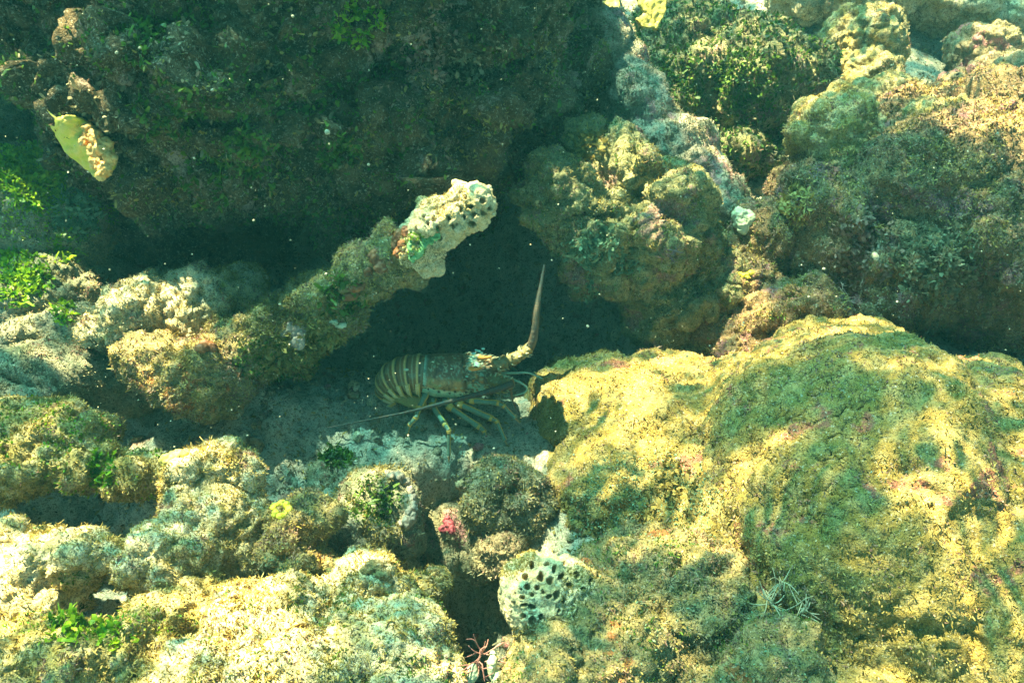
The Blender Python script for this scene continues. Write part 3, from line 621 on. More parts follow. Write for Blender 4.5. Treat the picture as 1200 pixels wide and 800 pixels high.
lumps('yellow_sponge', 'tiny yellow sponge speck under the rugged boulder', 'sponge', [on('pink_ledge', x, y, 4, 3, 3) for x, y in ((868, 321), (874, 324), (880, 322))], MY)
lumps('brown_sponge', 'brown orange lump on the bright lower end of the ridge', 'sponge', [on('ridge', x, y, 7, 6, 6) for x, y in ((240, 404), (246, 407), (236, 408))], MO, .0016)
lumps('yellow_blob', 'soft yellow green lump at the top of the bright cream ridge', 'sponge', [on('bright_ridge', x, y, 10, 8, 6) for x, y in ((197, 538), (210, 534))], MG, .002)
lumps('brown_sponge', 'dark brown sponge cap on the lump of the front rubble rock', 'sponge', [on('front_centre', x, y, 9, 6, 5) for x, y in ((432, 668), (444, 664), (450, 672), (438, 662))], M['brown'], .002)
def plate(name, label, cat, outline, d, mat, thick=.007, seed=1, wave=.008, nx=70):
    """a ruffled coral plate: a filled outline in photo pixels, given real thickness and waves"""
    bm = bmesh.new(); vs = [bm.verts.new((x, y, 0)) for x, y in outline]; bm.faces.new(vs)
    bmesh.ops.triangulate(bm, faces=bm.faces[:])
    for _ in range(4): bmesh.ops.subdivide_edges(bm, edges=bm.edges[:], cuts=1, use_grid_fill=True)
    xy = np.array([v.co[:] for v in bm.verts]); bmesh.ops.recalc_face_normals(bm, faces=bm.faces[:]); bm.verts.index_update()
    tri = [[v.index for v in f.verts] for f in bm.faces]; bm.free()
    dd = d(xy[:, 0], xy[:, 1]) if callable(d) else np.full(len(xy), d)
    w3 = np.array([PD(x, y, z) for (x, y, _), z in zip(xy, dd)])
    w3 = w3 + FWD * (wave * fbm(w3 / .035, 3, seed))[:, None] + .0022 * np.stack([fbm(w3 / .008, 2, seed + k) for k in range(3)], 1)
    me = bpy.data.meshes.new(name); org = w3.mean(0); me.from_pydata((w3 - org).tolist(), [], tri); me.materials.append(mat)
    me.polygons.foreach_set('use_smooth', np.full(len(me.polygons), True))
    o = bpy.data.objects.new(name, me); COL.objects.link(o); o.location = org
    s = o.modifiers.new('thickness', 'SOLIDIFY'); s.thickness = thick; s.offset = 0
    return tag(o, label, cat)
plate('fire_coral', 'bright yellow sunlit coral blade in the gap left of the overhang', 'coral', [(57, 128), (70, 140), (88, 135), (104, 145), (120, 162), (135, 178), (136, 196), (118, 211), (100, 198), (82, 182), (66, 158)],
      lambda x, y: 1.27 + .0006 * (y - 170), MV, .007, 3, .014)
fe = [D(x, y, 1.262, r, r, 6) for x, y, r in ((112, 160, 9), (122, 172, 10), (130, 186, 8), (122, 198, 9), (108, 176, 8), (104, 152, 7), (112, 190, 8), (98, 164, 6), (118, 205, 6))]
v_, f_ = rock_mesh(fe, .0013, smooth=3, sat=5, seed=8, big=.002, mid=.003, fine=.0015, lam=(.03, .010, .004))
fc_ = [o for o in COL.objects if o.name == 'fire_coral'][0]; WORG['fire_coral'] = fc_.location.copy()
mesh_np('crusty_edge', v_, f_, solid_mat('orange_cream_crust', (.60, .26, .04), (.75, .55, .22), 110, .7, .003), parent=fc_, origin=np.array([v_[:, 0].mean(), v_[:, 1].mean(), v_[:, 2].min()]))['label'] = 'orange and cream grainy edge'
plate('plate_coral', 'yellow green ruffled plate at the top edge above the slanting column', 'coral', [(668, -12), (728, -12), (724, 22), (712, 14), (700, 9), (686, 10), (672, 4)], lambda x, y: 1.7 + 0 * x, MG, .008, 5)
plate('plate_coral', 'yellow green plate with a notch, right of its twin at the top edge', 'coral', [(742, -12), (782, -12), (780, 16), (770, 34), (752, 33), (745, 24), (756, 16), (748, 8)], lambda x, y: 1.75 + 0 * x, MG, .008, 8)

# leafy algae clumps rooted on the rocks: every clump a thing
def clump(key, px, py, rad, n, tm, label, name='green_algae', L=(.006, .016), W=(.004, .009), spread=1.0, group=None):
    p, nn = surf(key, px, py, 6); v, f, o = ROCKS[key]
    a, b, d = proj(v); r2 = ((a - px) ** 2 + (b - py) ** 2) / (rad * rad); m = np.where((r2 < 1) & (d < depth(p) + .035) & ((NORM.setdefault(key, calc_norm(v, f)) @ FWD) < .3))[0]
    if len(m) == 0: return
    wgt = (1.1 - r2[m]) * (fbm(v[m] / .012, 2, n) > -.25); wgt = np.maximum(wgt, 1e-4); i = m[rng.choice(len(m), n, p=wgt / wgt.sum())]
    n2 = int(n * 1.6); i = m[rng.choice(len(m), n2, p=wgt / wgt.sum())]
    V, Fq = blades(v[i], NORM[key][i] * 1.5, (L[0] * .5, L[1] * .9), (W[0] * .35, W[1] * .75), .9 * spread, .9)
    o2 = mesh_np(name, V, Fq, T[tm], origin=np.array([v[i][:, 0].mean(), v[i][:, 1].mean(), v[i][:, 2].mean()])); return tag(o2, label, 'algae', group)
for a in [('left_wall', 45, 205, 48, 1500, 'green', 'bright green leafy algae along the top of the left wall'),
          ('left_wall', 15, 195, 30, 700, 'green', 'bright green algae tuft at the left frame edge'),
          ('left_wall', 90, 250, 36, 600, 'teal', 'glittering pale algae fringe hanging off the left wall', 'fringe_algae'),
          ('left_wall', 75, 290, 22, 160, 'green', 'green algae tuft low on the left wall'),
          ('left_wall', 75, 368, 16, 110, 'green', 'small bright green algae sprig above the murky low rock'),
          ('left_wall', 25, 325, 36, 600, 'green', 'yellow green algae over the lower left wall'),
          ('overhang', 200, 130, 45, 420, 'dkgreen', 'dark green leafy algae on the left face of the overhang'),
          ('overhang', 240, 215, 40, 420, 'dkgreen', 'dark green leafy algae on the lower lip of the overhang'),
          ('overhang', 290, 190, 40, 320, 'dkgreen', 'dull green algae patch right of the lower lip'),
          ('overhang', 420, 30, 30, 320, 'green', 'mid green algae high on the overhang'),
          ('overhang', 165, 45, 36, 220, 'dkgreen', 'thin dark algae near the top left of the overhang'),
          ('overhang', 400, 180, 26, 240, 'dkgreen', 'green algae left of and above the pitted stub on the overhang'),
          ('overhang', 545, 80, 24, 200, 'grey', 'pale grey crusty algae patch on the right part of the overhang', 'grey_algae'),
          ('overhang', 500, 60, 40, 260, 'pink', 'brownish pink algae patch on the overhang', 'brown_algae'),
          ('ridge', 372, 410, 42, 620, 'olive', 'olive lobed algae hanging under the ridge', 'lobed_algae'),
          ('ridge', 400, 345, 30, 280, 'dkgreen', 'green algae crest on the upper ridge'),
          ('ridge', 330, 425, 30, 300, 'olive', 'olive algae under the middle of the ridge', 'lobed_algae'),
          ('crest', 700, 285, 26, 200, 'teal', 'pale teal lacy algae on the front of the crested rock', 'lacy_algae'),
          ('crest', 680, 305, 26, 220, 'teal', 'pale teal lacy algae under the first lacy patch', 'lacy_algae'),
          ('crest', 735, 310, 22, 140, 'teal', 'pale teal lacy algae toward the shaded side of the crested rock', 'lacy_algae'),
          ('crest', 690, 342, 16, 60, 'teal', 'small teal lacy frond over the dark cave', 'lacy_algae'),
          ('crest', 690, 170, 22, 200, 'olive', 'yellow olive fuzz on the pointed knob of the crested rock', 'fuzzy_algae'),
          ('front_left', 80, 735, 26, 90, 'green', 'bright green fringe algae at the bottom left'),
          ('front_left', 130, 738, 26, 90, 'green', 'bright green fringe algae right of the other fringe'),
          ('gully_floor', 512, 716, 9, 40, 'green', 'tiny bright green sprig in the dark gully'),
          ('shade_rock', 440, 590, 26, 110, 'dkgreen', 'dark green leafy patch inside the pale rim'),
          ('shade_rock', 395, 528, 24, 220, 'dkgreen', 'dark green algae tuft just left below the lobster'),
          ('left_ledge', 120, 550, 22, 160, 'green', 'yellow green rounded leaves at the end of the flat ledge'),
          ('big_right', 790, 570, 34, 120, 'olive', 'olive algae fuzz on the left flank of the big boulder', 'fuzzy_algae'),
          ('big_right', 760, 620, 30, 120, 'olive', 'olive algae fuzz low on the left flank of the big boulder', 'fuzzy_algae'),
          ('dome_dark', 870, 105, 50, 500, 'dkgreen', 'dark leafy algae covering the dark domed head'),
          ('dome_dark', 800, 90, 40, 320, 'dkgreen', 'dark algae on the left shoulder of the dark domed head'),
          ('upper_right', 1010, 290, 50, 500, 'pink', 'feathery brown algae on the shaded face of the rugged boulder', 'feathery_algae'),
          ('upper_right', 1100, 310, 60, 700, 'grey', 'feathery grey algae on the shaded right face of the rugged boulder', 'feathery_algae'),
          ('upper_right', 925, 240, 30, 260, 'gold', 'sunlit orange tan algae on the left flank of the rugged boulder', 'feathery_algae')]:
    kw = dict(name=a[7]) if len(a) > 7 else {}
    clump(*a[:7], **kw)

# ---- generic tube
def tube(pts, rad, sides=10, colf=None, sub=6, wob=0.):
    pts = np.array(pts, float); n = len(pts)
    t = np.linspace(0, n - 1, (n - 1) * sub + 1); i = np.clip(t.astype(int), 0, n - 2); u = (t - i)[:, None]
    p0 = pts[np.maximum(i - 1, 0)]; p1 = pts[i]; p2 = pts[i + 1]; p3 = pts[np.minimum(i + 2, n - 1)]
    c = .5 * (2 * p1 + (p2 - p0) * u + (2 * p0 - 5 * p1 + 4 * p2 - p3) * u ** 2 + (-p0 + 3 * p1 - 3 * p2 + p3) * u ** 3)
    r = np.interp(t, np.arange(n), rad)
    tg = np.gradient(c, axis=0); tg /= np.linalg.norm(tg, axis=1, keepdims=True) + 1e-12
    ref = np.array([0, -S2, S2]); s = np.cross(tg, ref); bad = np.linalg.norm(s, axis=1) < .1; s[bad] = np.cross(tg[bad], RIGHT); s /= np.linalg.norm(s, axis=1, keepdims=True)
    b = np.cross(s, tg); th = np.linspace(0, 2 * math.pi, sides, endpoint=False)
    rr = r[:, None] * (1 + wob * rng.normal(size=(len(r), sides)))
    V = c[:, None] + rr[..., None] * (np.cos(th)[None, :, None] * s[:, None] + np.sin(th)[None, :, None] * b[:, None])
    m = len(c); k = np.arange(m - 1)[:, None] * sides + np.arange(sides)[None]; k2 = np.arange(m - 1)[:, None] * sides + (np.arange(sides)[None] + 1) % sides
    Fq = np.stack([k, k2, k2 + sides, k + sides], -1).reshape(-1, 4)
    V = V.reshape(-1, 3); e0 = len(V); V = np.concatenate([V, c[:1], c[-1:]])
    a = np.arange(sides); b_ = (a + 1) % sides
    Fq = np.concatenate([Fq, np.stack([b_, a, np.full(sides, e0), np.full(sides, e0)], -1)[:, [0, 1, 2, 2]] if False else Fq[:0]])
    T_ = np.repeat(t / (n - 1), sides); A_ = np.tile(th, m)
    colr = colf(T_, A_) if colf else np.ones((m * sides, 3)) * .5
    colr = np.concatenate([colr, colr[:1], colr[-1:]])
    caps = [(int(b_[j]), int(a[j]), e0) for j in range(sides)] + [(int((m - 1) * sides + a[j]), int((m - 1) * sides + b_[j]), e0 + 1) for j in range(sides)]
    return V, [tuple(map(int, q)) for q in Fq] + caps, colr
class Acc:
    def __init__(s): s.V = []; s.F = []; s.C = []; s.n = 0
    def add(s, v, f, c):
        s.V.append(v); s.F += [tuple(x + s.n for x in q) for q in f]; s.C.append(c); s.n += len(v)
    def obj(s, name, mat, origin, parent=None):
        o = mesh_np(name, np.concatenate(s.V), s.F, mat, col=np.concatenate(s.C), origin=np.array(origin), parent=parent); return o
def twigs(name, label, px, py, d, size, n, col, cat='algae', r=.0009, seed=1):
    rr = random.Random(seed); A = Acc(); base = PD(px, py, d)
    for _ in range(n):
        dr = np.array([rr.gauss(0, 1), rr.gauss(-.4, .6), rr.gauss(.7, .6)]); dr /= np.linalg.norm(dr)
        p = base + np.array([rr.gauss(0, size * .25) for _ in range(3)]); pts = [p]
        for k in range(4):
            dr = dr + np.array([rr.gauss(0, .45) for _ in range(3)]); dr /= np.linalg.norm(dr); pts.append(pts[-1] + dr * size * .28)
        A.add(*tube(pts, [r, r, r * .9, r * .8, r * .4], 5, lambda t, a: np.tile(col, (len(t), 1)), 3))
        q = pts[2]; d2 = dr + np.array([rr.gauss(0, .8) for _ in range(3)]); d2 /= np.linalg.norm(d2)
        A.add(*tube([q, q + d2 * size * .3, q + d2 * size * .55], [r * .9, r * .7, r * .3], 5, lambda t, a: np.tile(col, (len(t), 1)), 3))
    return tag(A.obj(name, MVC, base), label, cat)
MVC = vcol_mat('painted_shell', .5)
def ont(key, px, py): return depth(surf(key, px, py)[0]) - .006
twigs('twiggy_algae', 'pale tangled twigs standing on the lower boulder', 915, 695, ont('big_right', 915, 695), .045, 16, (.55, .46, .28), seed=3)
twigs('twiggy_algae', 'pale twigs below the other tangled twigs on the boulder', 935, 720, ont('big_right', 935, 720), .03, 9, (.6, .52, .34), seed=4)
twigs('twiggy_algae', 'purple brown twigs in the shadow of the crested rock', 785, 300, ont('crest', 785, 300), .022, 9, (.15, .10, .11), seed=5)
twigs('twiggy_algae', 'reddish twigs at the bottom edge beside the green fingers', 563, 775, 1.0, .03, 12, (.36, .16, .14), seed=6)
twigs('twiggy_algae', 'thin pale twigs on the pink and tan ledge', 975, 340, ont('upper_right', 975, 340), .035, 14, (.42, .30, .24), seed=7)

# ------------------------------------------------------------------ the spiny lobster
def Wy(px, py, y): r = ray(px, py); return CAM + r * (y / r[1])
YM = .945
BR = np.array((.46, .26, .10)); TE = np.array((.30, .52, .36)); PL = np.array((.74, .74, .44)); YE = np.array((.92, .62, .14)); DK = np.array((.03, .035, .03)); OR = np.array((.85, .32, .04)); OL = np.array((.28, .28, .09)); GY = np.array((.22, .27, .22))
def mixv(a, b, k): return a * (1 - k[:, None]) + b * k[:, None]
A = Acc()
def loft(cen, tan, rw, rh, colf, sides=96, disp=None):
    """cen: Nx3 centres in a vertical plane, rw/rh half width and height; angle 0 is the back, 90 the side facing the viewer"""
    m = len(cen); tan = tan / np.linalg.norm(tan, axis=1, keepdims=True); Y = np.array([0, -1, 0.]); N = np.cross(np.tile(Y, (m, 1)), tan); N *= np.sign(N[0, 2])
    th = np.linspace(0, 2 * math.pi, sides, endpoint=False); S = np.repeat(np.linspace(0, 1, m), sides); A_ = np.tile(th, m)
    flat = np.where(np.cos(th) < -.3, .85, 1.0)
    V = cen[:, None] + (rh[:, None] * np.cos(th) * flat)[..., None] * N[:, None] + (rw[:, None] * np.sin(th))[..., None] * Y
    V = V.reshape(-1, 3); rad = V - np.repeat(cen, sides, 0); rad /= np.linalg.norm(rad, axis=1, keepdims=True) + 1e-9
    if disp is not None: V = V + rad * disp(S, A_, V)[:, None]
    k = np.arange(m - 1)[:, None] * sides + np.arange(sides)[None]; k2 = np.arange(m - 1)[:, None] * sides + (np.arange(sides)[None] + 1) % sides
    f = [tuple(map(int, q)) for q in np.stack([k, k2, k2 + sides, k + sides], -1).reshape(-1, 4)]
    e = len(V); V = np.concatenate([V, cen[:1], cen[-1:]]); a = range(sides)
    f += [((j + 1) % sides, j, e) for j in a] + [((m - 1) * sides + j, (m - 1) * sides + (j + 1) % sides, e + 1) for j in a]
    c = colf(S, A_, V[:-2]); c = np.concatenate([c, c[:1], c[-1:]]); return V, f, c
def deg(a): x = np.degrees(a); return np.where(x > 180, 360 - x, x)
# carapace and head
m = 110; s = np.linspace(0, 1, m)
cx = 491 + s * 101; cyy = np.interp(s, [0, .2, .5, .8, 1], [438, 440, 441, 440, 438]); cen = np.array([Wy(a, b, YM) for a, b in zip(cx, cyy)])
rr_ = np.interp(s, [0, .06, .2, .45, .55, .62, .8, .93, 1], [.028, .034, .0385, .040, .039, .0365, .033, .026, .012])
def cara_disp(S, An, V):
    a = deg(An); g = -.004 * np.exp(-((S - .56 - .0008 * (a - 40)) / .018) ** 2)                # cervical groove
    g += .0035 * np.exp(-((S - .70) / .05) ** 2 - ((a - 35) / 14) ** 2) + .004 * np.exp(-((S - .82) / .05) ** 2 - ((a - 60) / 14) ** 2)
    w_ = worley(V / .0085, 4); g += .0022 * (1 - sstep(.1, .45, w_)) * sstep(.5, .62, S) * (a < 110)
    return g + .0007 * fbm(V / .004, 2, 3) - .002 * np.exp(-((a - 84) / 3.5) ** 2) * (S < .85)
def cara_col(S, An, V):
    a = deg(An) + 4 * fbm(V / .02, 2, 6); edge = 80 - 34 * sstep(.10, 0, S) * 0 + 22 * (S - .1)
    c = mixv(np.tile(TE, (len(S), 1)), np.tile(PL, (len(S), 1)), .35 * sstep(0, .5, fbm(V / .006, 2, 8)))
    brown = sstep(edge + 2, edge - 3, a) * sstep(.07, .11, S)
    c = mixv(c, BR * (1 + .5 * fbm(V / .009, 3, 61))[:, None], brown); c = mixv(c, OL * 1.3, brown * sstep(.0, .4, fbm(V / .014, 3, 62)) * .7)
    # pale net over the back behind and before the groove
    p = V / .021; cell = worley(p, 14); q = worley(p + .12, 14); net = np.clip(1 - np.abs(fbm(V / .013, 2, 12)) / .11, 0, 1)
    top = np.clip(sstep(60, 42, a) + sstep(.5, .56, S), 0, 1) * sstep(.05, .09, S) * (a < 105)
    c = mixv(c, .5 * DK + .5 * BR * .35, top * .75); c = mixv(c, PL * .7, top * sstep(.35, .9, net) * .6)
    c = mixv(c, TE * 1.15, sstep(.56, .6, S) * sstep(.1, .4, fbm(V / .010, 2, 31)) * .8)
    c = mixv(c, OR * .8, sstep(.6, .66, S) * sstep(.28, .4, fbm(V / .010, 2, 41)) * .7)
    line = np.exp(-((deg(An) - edge - 1) / 2.2) ** 2) * (S < .6); c = mixv(c, PL, line * .7)
    for k in range(9):                                                                                      # row of black spots on the margin
        dS = (S - (.06 + k * .062)) * .15; da = (deg(An) - (edge + (5 if k % 2 else -2))) * .00068
        c = mixv(c, DK, sstep(.0026 if k % 3 else .0034, .0014, np.sqrt(dS ** 2 + da ** 2)) * 1.0)
    sp = worley(V / .0055, 51); c = mixv(c, PL, sstep(.20, .12, sp) * .55 * (a > 84))
    sp2 = worley(V / .009 + .3 * fbm(V / .01, 2, 5)[:, None], 77); c = mixv(c, TE * 1.1, sstep(.30, .18, sp2) * .45 * brown); c = mixv(c, DK, sstep(.62, .8, sp2) * .5)
    return c * 1.25
A.add(*loft(cen, np.gradient(cen, axis=0), rr_, rr_ * 1.02, cara_col, 120, cara_disp))
# abdomen: overlapping rings curling down and under
ctr = np.array([Wy(a, b, YM) for a, b in ((503, 439), (491, 438.5), (479, 439.5), (469, 442), (461, 447), (457, 454), (459, 461), (465, 466))])
n7 = 130; tt = np.linspace(0, 7, n7); i7 = np.clip(tt.astype(int), 0, 6); u7 = (tt - i7)[:, None]
g_ = lambda k: ctr[np.clip(k, 0, 7)]
cab = .5 * (2 * g_(i7) + (g_(i7 + 1) - g_(i7 - 1)) * u7 + (2 * g_(i7 - 1) - 5 * g_(i7) + 4 * g_(i7 + 1) - g_(i7 + 2)) * u7 ** 2 + (-g_(i7 - 1) + 3 * g_(i7) - 3 * g_(i7 + 1) + g_(i7 + 2)) * u7 ** 3)
rab = np.interp(tt / 7, [0, .15, .35, .55, .75, .9, 1], [.032, .035, .034, .031, .025, .020, .013])
NSEG = 8
def ab_disp(S, An, V): return .0034 * (1 - (S * NSEG) % 1.0) - .0012 + .0005 * fbm(V / .004, 2, 3)
def ab_col(S, An, V):
    k = (S * NSEG) % 1.0; a = deg(An); c = mixv(BR * .62 + 0 * V, TE * .75, sstep(.1, .4, fbm(V / .012, 2, 5)) * .35)
    c = mixv(c, YE * .85 + .1, sstep(.22, .12, k) * .95); c = mixv(c, DK, np.exp(-((k - .92) / .06) ** 2) * .8); c = mixv(c, PL, np.exp(-((k - .5) / .05) ** 2) * .55)
    c = mixv(c, PL, sstep(.2, .12, worley(V / .007, 8)) * .7); return c
A.add(*loft(cab, np.gradient(cab, axis=0), rab, rab, ab_col, 96, ab_disp))
for k in range(1, 8):                                                                                        # pointed side flaps of each ring
    j = min(int(k / NSEG * n7), n7 - 2); c0 = cab[j]; tg = cab[j + 1] - cab[j - 1]; tg /= np.linalg.norm(tg); N = np.cross(np.array([0, -1, 0.]), tg); N = N if N[2] * 1 + N[0] * -.5 > 0 else -N
    for sg in (-1, 1):
        for off, ln in ((0, 1.0), (.35, .7)):
            b0 = c0 + rab[j] * (math.cos(R(70)) * N + math.sin(R(70)) * np.array([0, sg, 0])) * 1.02 + tg * off * .008
            tip = c0 + rab[j] * 1.18 * (math.cos(R(125)) * N + math.sin(R(125)) * np.array([0, sg, 0])) + tg * .004 * (off * 2)
            A.add(*tube([b0, (b0 + tip) / 2 + np.array([0, sg, 0]) * .005, tip * ln + b0 * (1 - ln)], [.0030, .0026, .0006], 8, lambda t, a: mixv(YE * .9 + 0 * t[:, None], PL, .5 + .5 * np.sin(a * 2)), 5))
# tail fan folded under
for k, (ax, ay, bx, by, wd, yy) in enumerate(((458, 466, 500, 474, .015, .915), (460, 463, 496, 466, .015, .925), (462, 462, 492, 458, .014, .935), (460, 464, 498, 470, .015, .965), (461, 463, 494, 462, .014, .955))):
    p0 = Wy(ax, ay, yy); p1 = Wy(bx, by, yy - .012); ax_ = p1 - p0; L_ = np.linalg.norm(ax_); ax_ /= L_; sd_ = np.cross(ax_, np.array([0, -.9, .4])); sd_ /= np.linalg.norm(sd_); up_ = np.cross(sd_, ax_)
    th = np.linspace(0, 2 * math.pi, 28, endpoint=False); V = []; C = []
    for ring_, hz in ((1.0, 0), (.86, .0014), (.5, .0026), (.86, -.0014), (.5, -.0026)):
        for a in th:
            V.append(p0 + ax_ * L_ * (.5 + .5 * ring_ * math.cos(a)) + sd_ * wd * ring_ * math.sin(a) * (.75 + .25 * math.cos(a)) + up_ * hz); C.append(YE * .9 if ring_ > .9 else (OL + (.04 * TE if ring_ < .6 else 0)))
    V.append(p0 + ax_ * L_ * .5 + up_ * .003); C.append(OL); V.append(p0 + ax_ * L_ * .5 - up_ * .003); C.append(OL)
    f = []
    for (r0, r1, fl) in ((0, 1, 0), (1, 2, 0), (0, 3, 1), (3, 4, 1)):
        for j in range(28):
            q = (r0 * 28 + j, r0 * 28 + (j + 1) % 28, r1 * 28 + (j + 1) % 28, r1 * 28 + j); f.append(q[::-1] if fl else q)
    for j in range(28): f.append((56 + j, 56 + (j + 1) % 28, 140)); f.append((112 + (j + 1) % 28, 112 + j, 141))
    A.add(np.array(V), f, np.array(C))
# walking legs
def legcol(t, a):
    c = np.tile(TE * .55, (len(t), 1)); st = np.cos(a * 2 + .6); c = mixv(c, YE, sstep(.35, .75, st)); return mixv(c, YE * .9, sstep(.93, 1, t) * .8)
def leg(pts, r0=.0052, col=legcol):
    P3 = [Wy(*p) for p in pts]; r = r0
    for k in range(len(P3) - 1):
        a, b = P3[k], P3[k + 1]; ra = r * (1.0 if k == 0 else .9); rb = r * .82
        A.add(*tube([a, a * .75 + b * .25, a * .3 + b * .7, b * .94 + a * .06, b], [ra * .8, ra, rb, rb * 1.15, rb * .75], 12, col, 5))
        if k < len(P3) - 2:
            A.add(*tube([b + (a - b) * .05, b + RIGHT * .0004 + (P3[k + 2] - b) * .12], [rb * 1.25, rb * 1.1], 10, lambda t, an: np.tile(YE * .8, (len(t), 1)), 4))
        r = rb
    e = P3[-1]; d_ = P3[-1] - P3[-2]; d_ /= np.linalg.norm(d_)
    A.add(*tube([e - d_ * .004, e + d_ * .006, e + d_ * .012], [r * .8, r * .5, r * .1], 8, lambda t, an: np.tile(BR, (len(t), 1)), 4))
leg([(500, 460, .915), (491, 478, .885), (487, 490, .865), (480, 497, .860), (477, 507, .858)], .0060)
leg([(508, 466, .915), (506, 474, .905), (522, 498, .850), (526, 504, .842), (526, 534, .818)], .0066)
leg([(522, 468, .910), (526, 476, .895), (562, 500, .862), (567, 504, .858), (569, 520, .845)], .0070)
leg([(534, 468, .908), (538, 473, .895), (576, 490, .868), (582, 493, .866), (592, 516, .838)], .0070)
leg([(547, 465, .905), (552, 469, .895), (584, 472, .885), (590, 475, .882), (604, 490, .862)], .0064)
thin = lambda t, a: mixv(YE * .75 + 0 * t[:, None], TE, .5 + .5 * np.sin(a))
for pts in ([(588, 437, .93), (604, 437, .92), (618, 436.5, .915), (628, 440, .91), (637, 444, .905)], [(590, 440, .92), (602, 445, .905), (613, 450, .895), (618, 456, .89), (612, 461, .888), (602, 463, .888), (590, 464, .89)],
            [(592, 448, .90), (598, 458, .885), (601, 470, .875), (605, 480, .865)]):
    A.add(*tube([Wy(*p) for p in pts], np.linspace(.0027, .0009, len(pts)), 8, thin if pts[0][0] < 592 else (lambda t, a: np.tile(BR * .5, (len(t), 1))), 6))
for x0, x1, sg in ((500, 505, 1), (515, 520, 1), (530, 560, 1), (545, 585, 1)):                              # legs of the far side, mostly behind the body
    leg([(x0 + 6, 452, .985), (x1 + 4, 436, 1.03), (x1 + 12, 428, 1.055), (x1 + 20, 434, 1.08)], .0046)
# mouthparts and underside plates
for k in range(7):
    x = 572 + 3.5 * k; A.add(*tube([Wy(x, 452, .915), Wy(x + 3, 457 + (k % 3), .90), Wy(x + 8, 460 - (k % 2) * 4, .893)], [.0032, .003, .001], 8, lambda t, a: mixv(GY + 0 * t[:, None], YE * .7, .5 + .5 * np.sin(a * 2)), 4))
for k in range(80):                                                                                          # spines on head and shoulders, tips pointing forward
    s0 = rng.uniform(.52, .97); an = R(rng.uniform(-70, 95)); j = int(s0 * (m - 1)); rad = np.array([0, -math.sin(an), math.cos(an)]); b0 = cen[j] + rad * rr_[j] * .97
    ln = rng.uniform(.004, .008); A.add(*tube([b0, b0 + rad * ln * .5 + RIGHT * ln * .3, b0 + rad * ln * .7 + RIGHT * ln], [.0020, .0014, .0002], 7, lambda t, a: mixv(OR * .45 + TE * .3 + 0 * t[:, None], PL, sstep(.4, .9, t)), 3))
LB = P(525, 475, -.002)
body = A.obj('spiny_lobster', vcol_mat('lobster_shell', .38, .0008, 500, .4), LB)
tag(body, 'banded spiny lobster with yellow striped legs standing at the mouth of the dark cave', 'lobster')
# eyes, horns, pale spine cluster
for x, y, yy in ((556, 432, .905), (566, 420, .965)):
    B = Acc(); B.add(*tube([Wy(x - 3, y + 1, yy), Wy(x, y, yy - .002)], [.0030, .0034], 10, lambda t, a: np.tile(BR, (len(t), 1)), 4))
    iv, if_ = ico(); B.add(Wy(x + 1.5, y - .5, yy - .004) + iv * .0042, [tuple(map(int, q)) for q in if_], np.tile(DK * .6, (len(iv), 1))); B.obj('eye', vcol_mat('wet_eye', .12, 0), Wy(x, y, yy), body)
for (x, y, yy) in ((549, 430, .905), (560, 417, .955)):
    B = Acc(); B.add(*tube([Wy(x, y, yy), Wy(x + 4, y + 2, yy - .006), Wy(x + 10, y + 2, yy - .008), Wy(x + 16, y + .5, yy - .006)], [.0042, .0036, .0026, .0006], 10, lambda t, a: mixv(PL + 0 * t[:, None], OR, sstep(.08, .25, t)), 6)); B.obj('horn', MVC, Wy(x, y, yy), body)
for k, (x, y) in enumerate(((555, 414), (561, 411), (566, 408.5), (558, 410), (552, 418), (564, 413), (556, 420), (547, 441))):
    B = Acc(); q = Wy(x, y, .93 if k < 7 else .902); iv, if_ = ico(); B.add(q + iv * np.array([.0034, .002, .0018]) * rng.uniform(.7, 1.15), [tuple(map(int, z)) for z in if_], np.tile((.45, .85, .65), (len(iv), 1))); B.obj('pale_spine', MVC, q, body)
for x, y in ((476, 433), (507, 424), (529, 432)):
    B = Acc(); q = Wy(x, y, .918); iv, if_ = ico(); B.add(q + iv * np.array([.0036, .0014, .0022]) * (1.2 if x < 480 else .6), [tuple(map(int, z)) for z in if_], np.tile((.65, .8, .55), (len(iv), 1))); B.obj('back_spot', MVC, q, body)
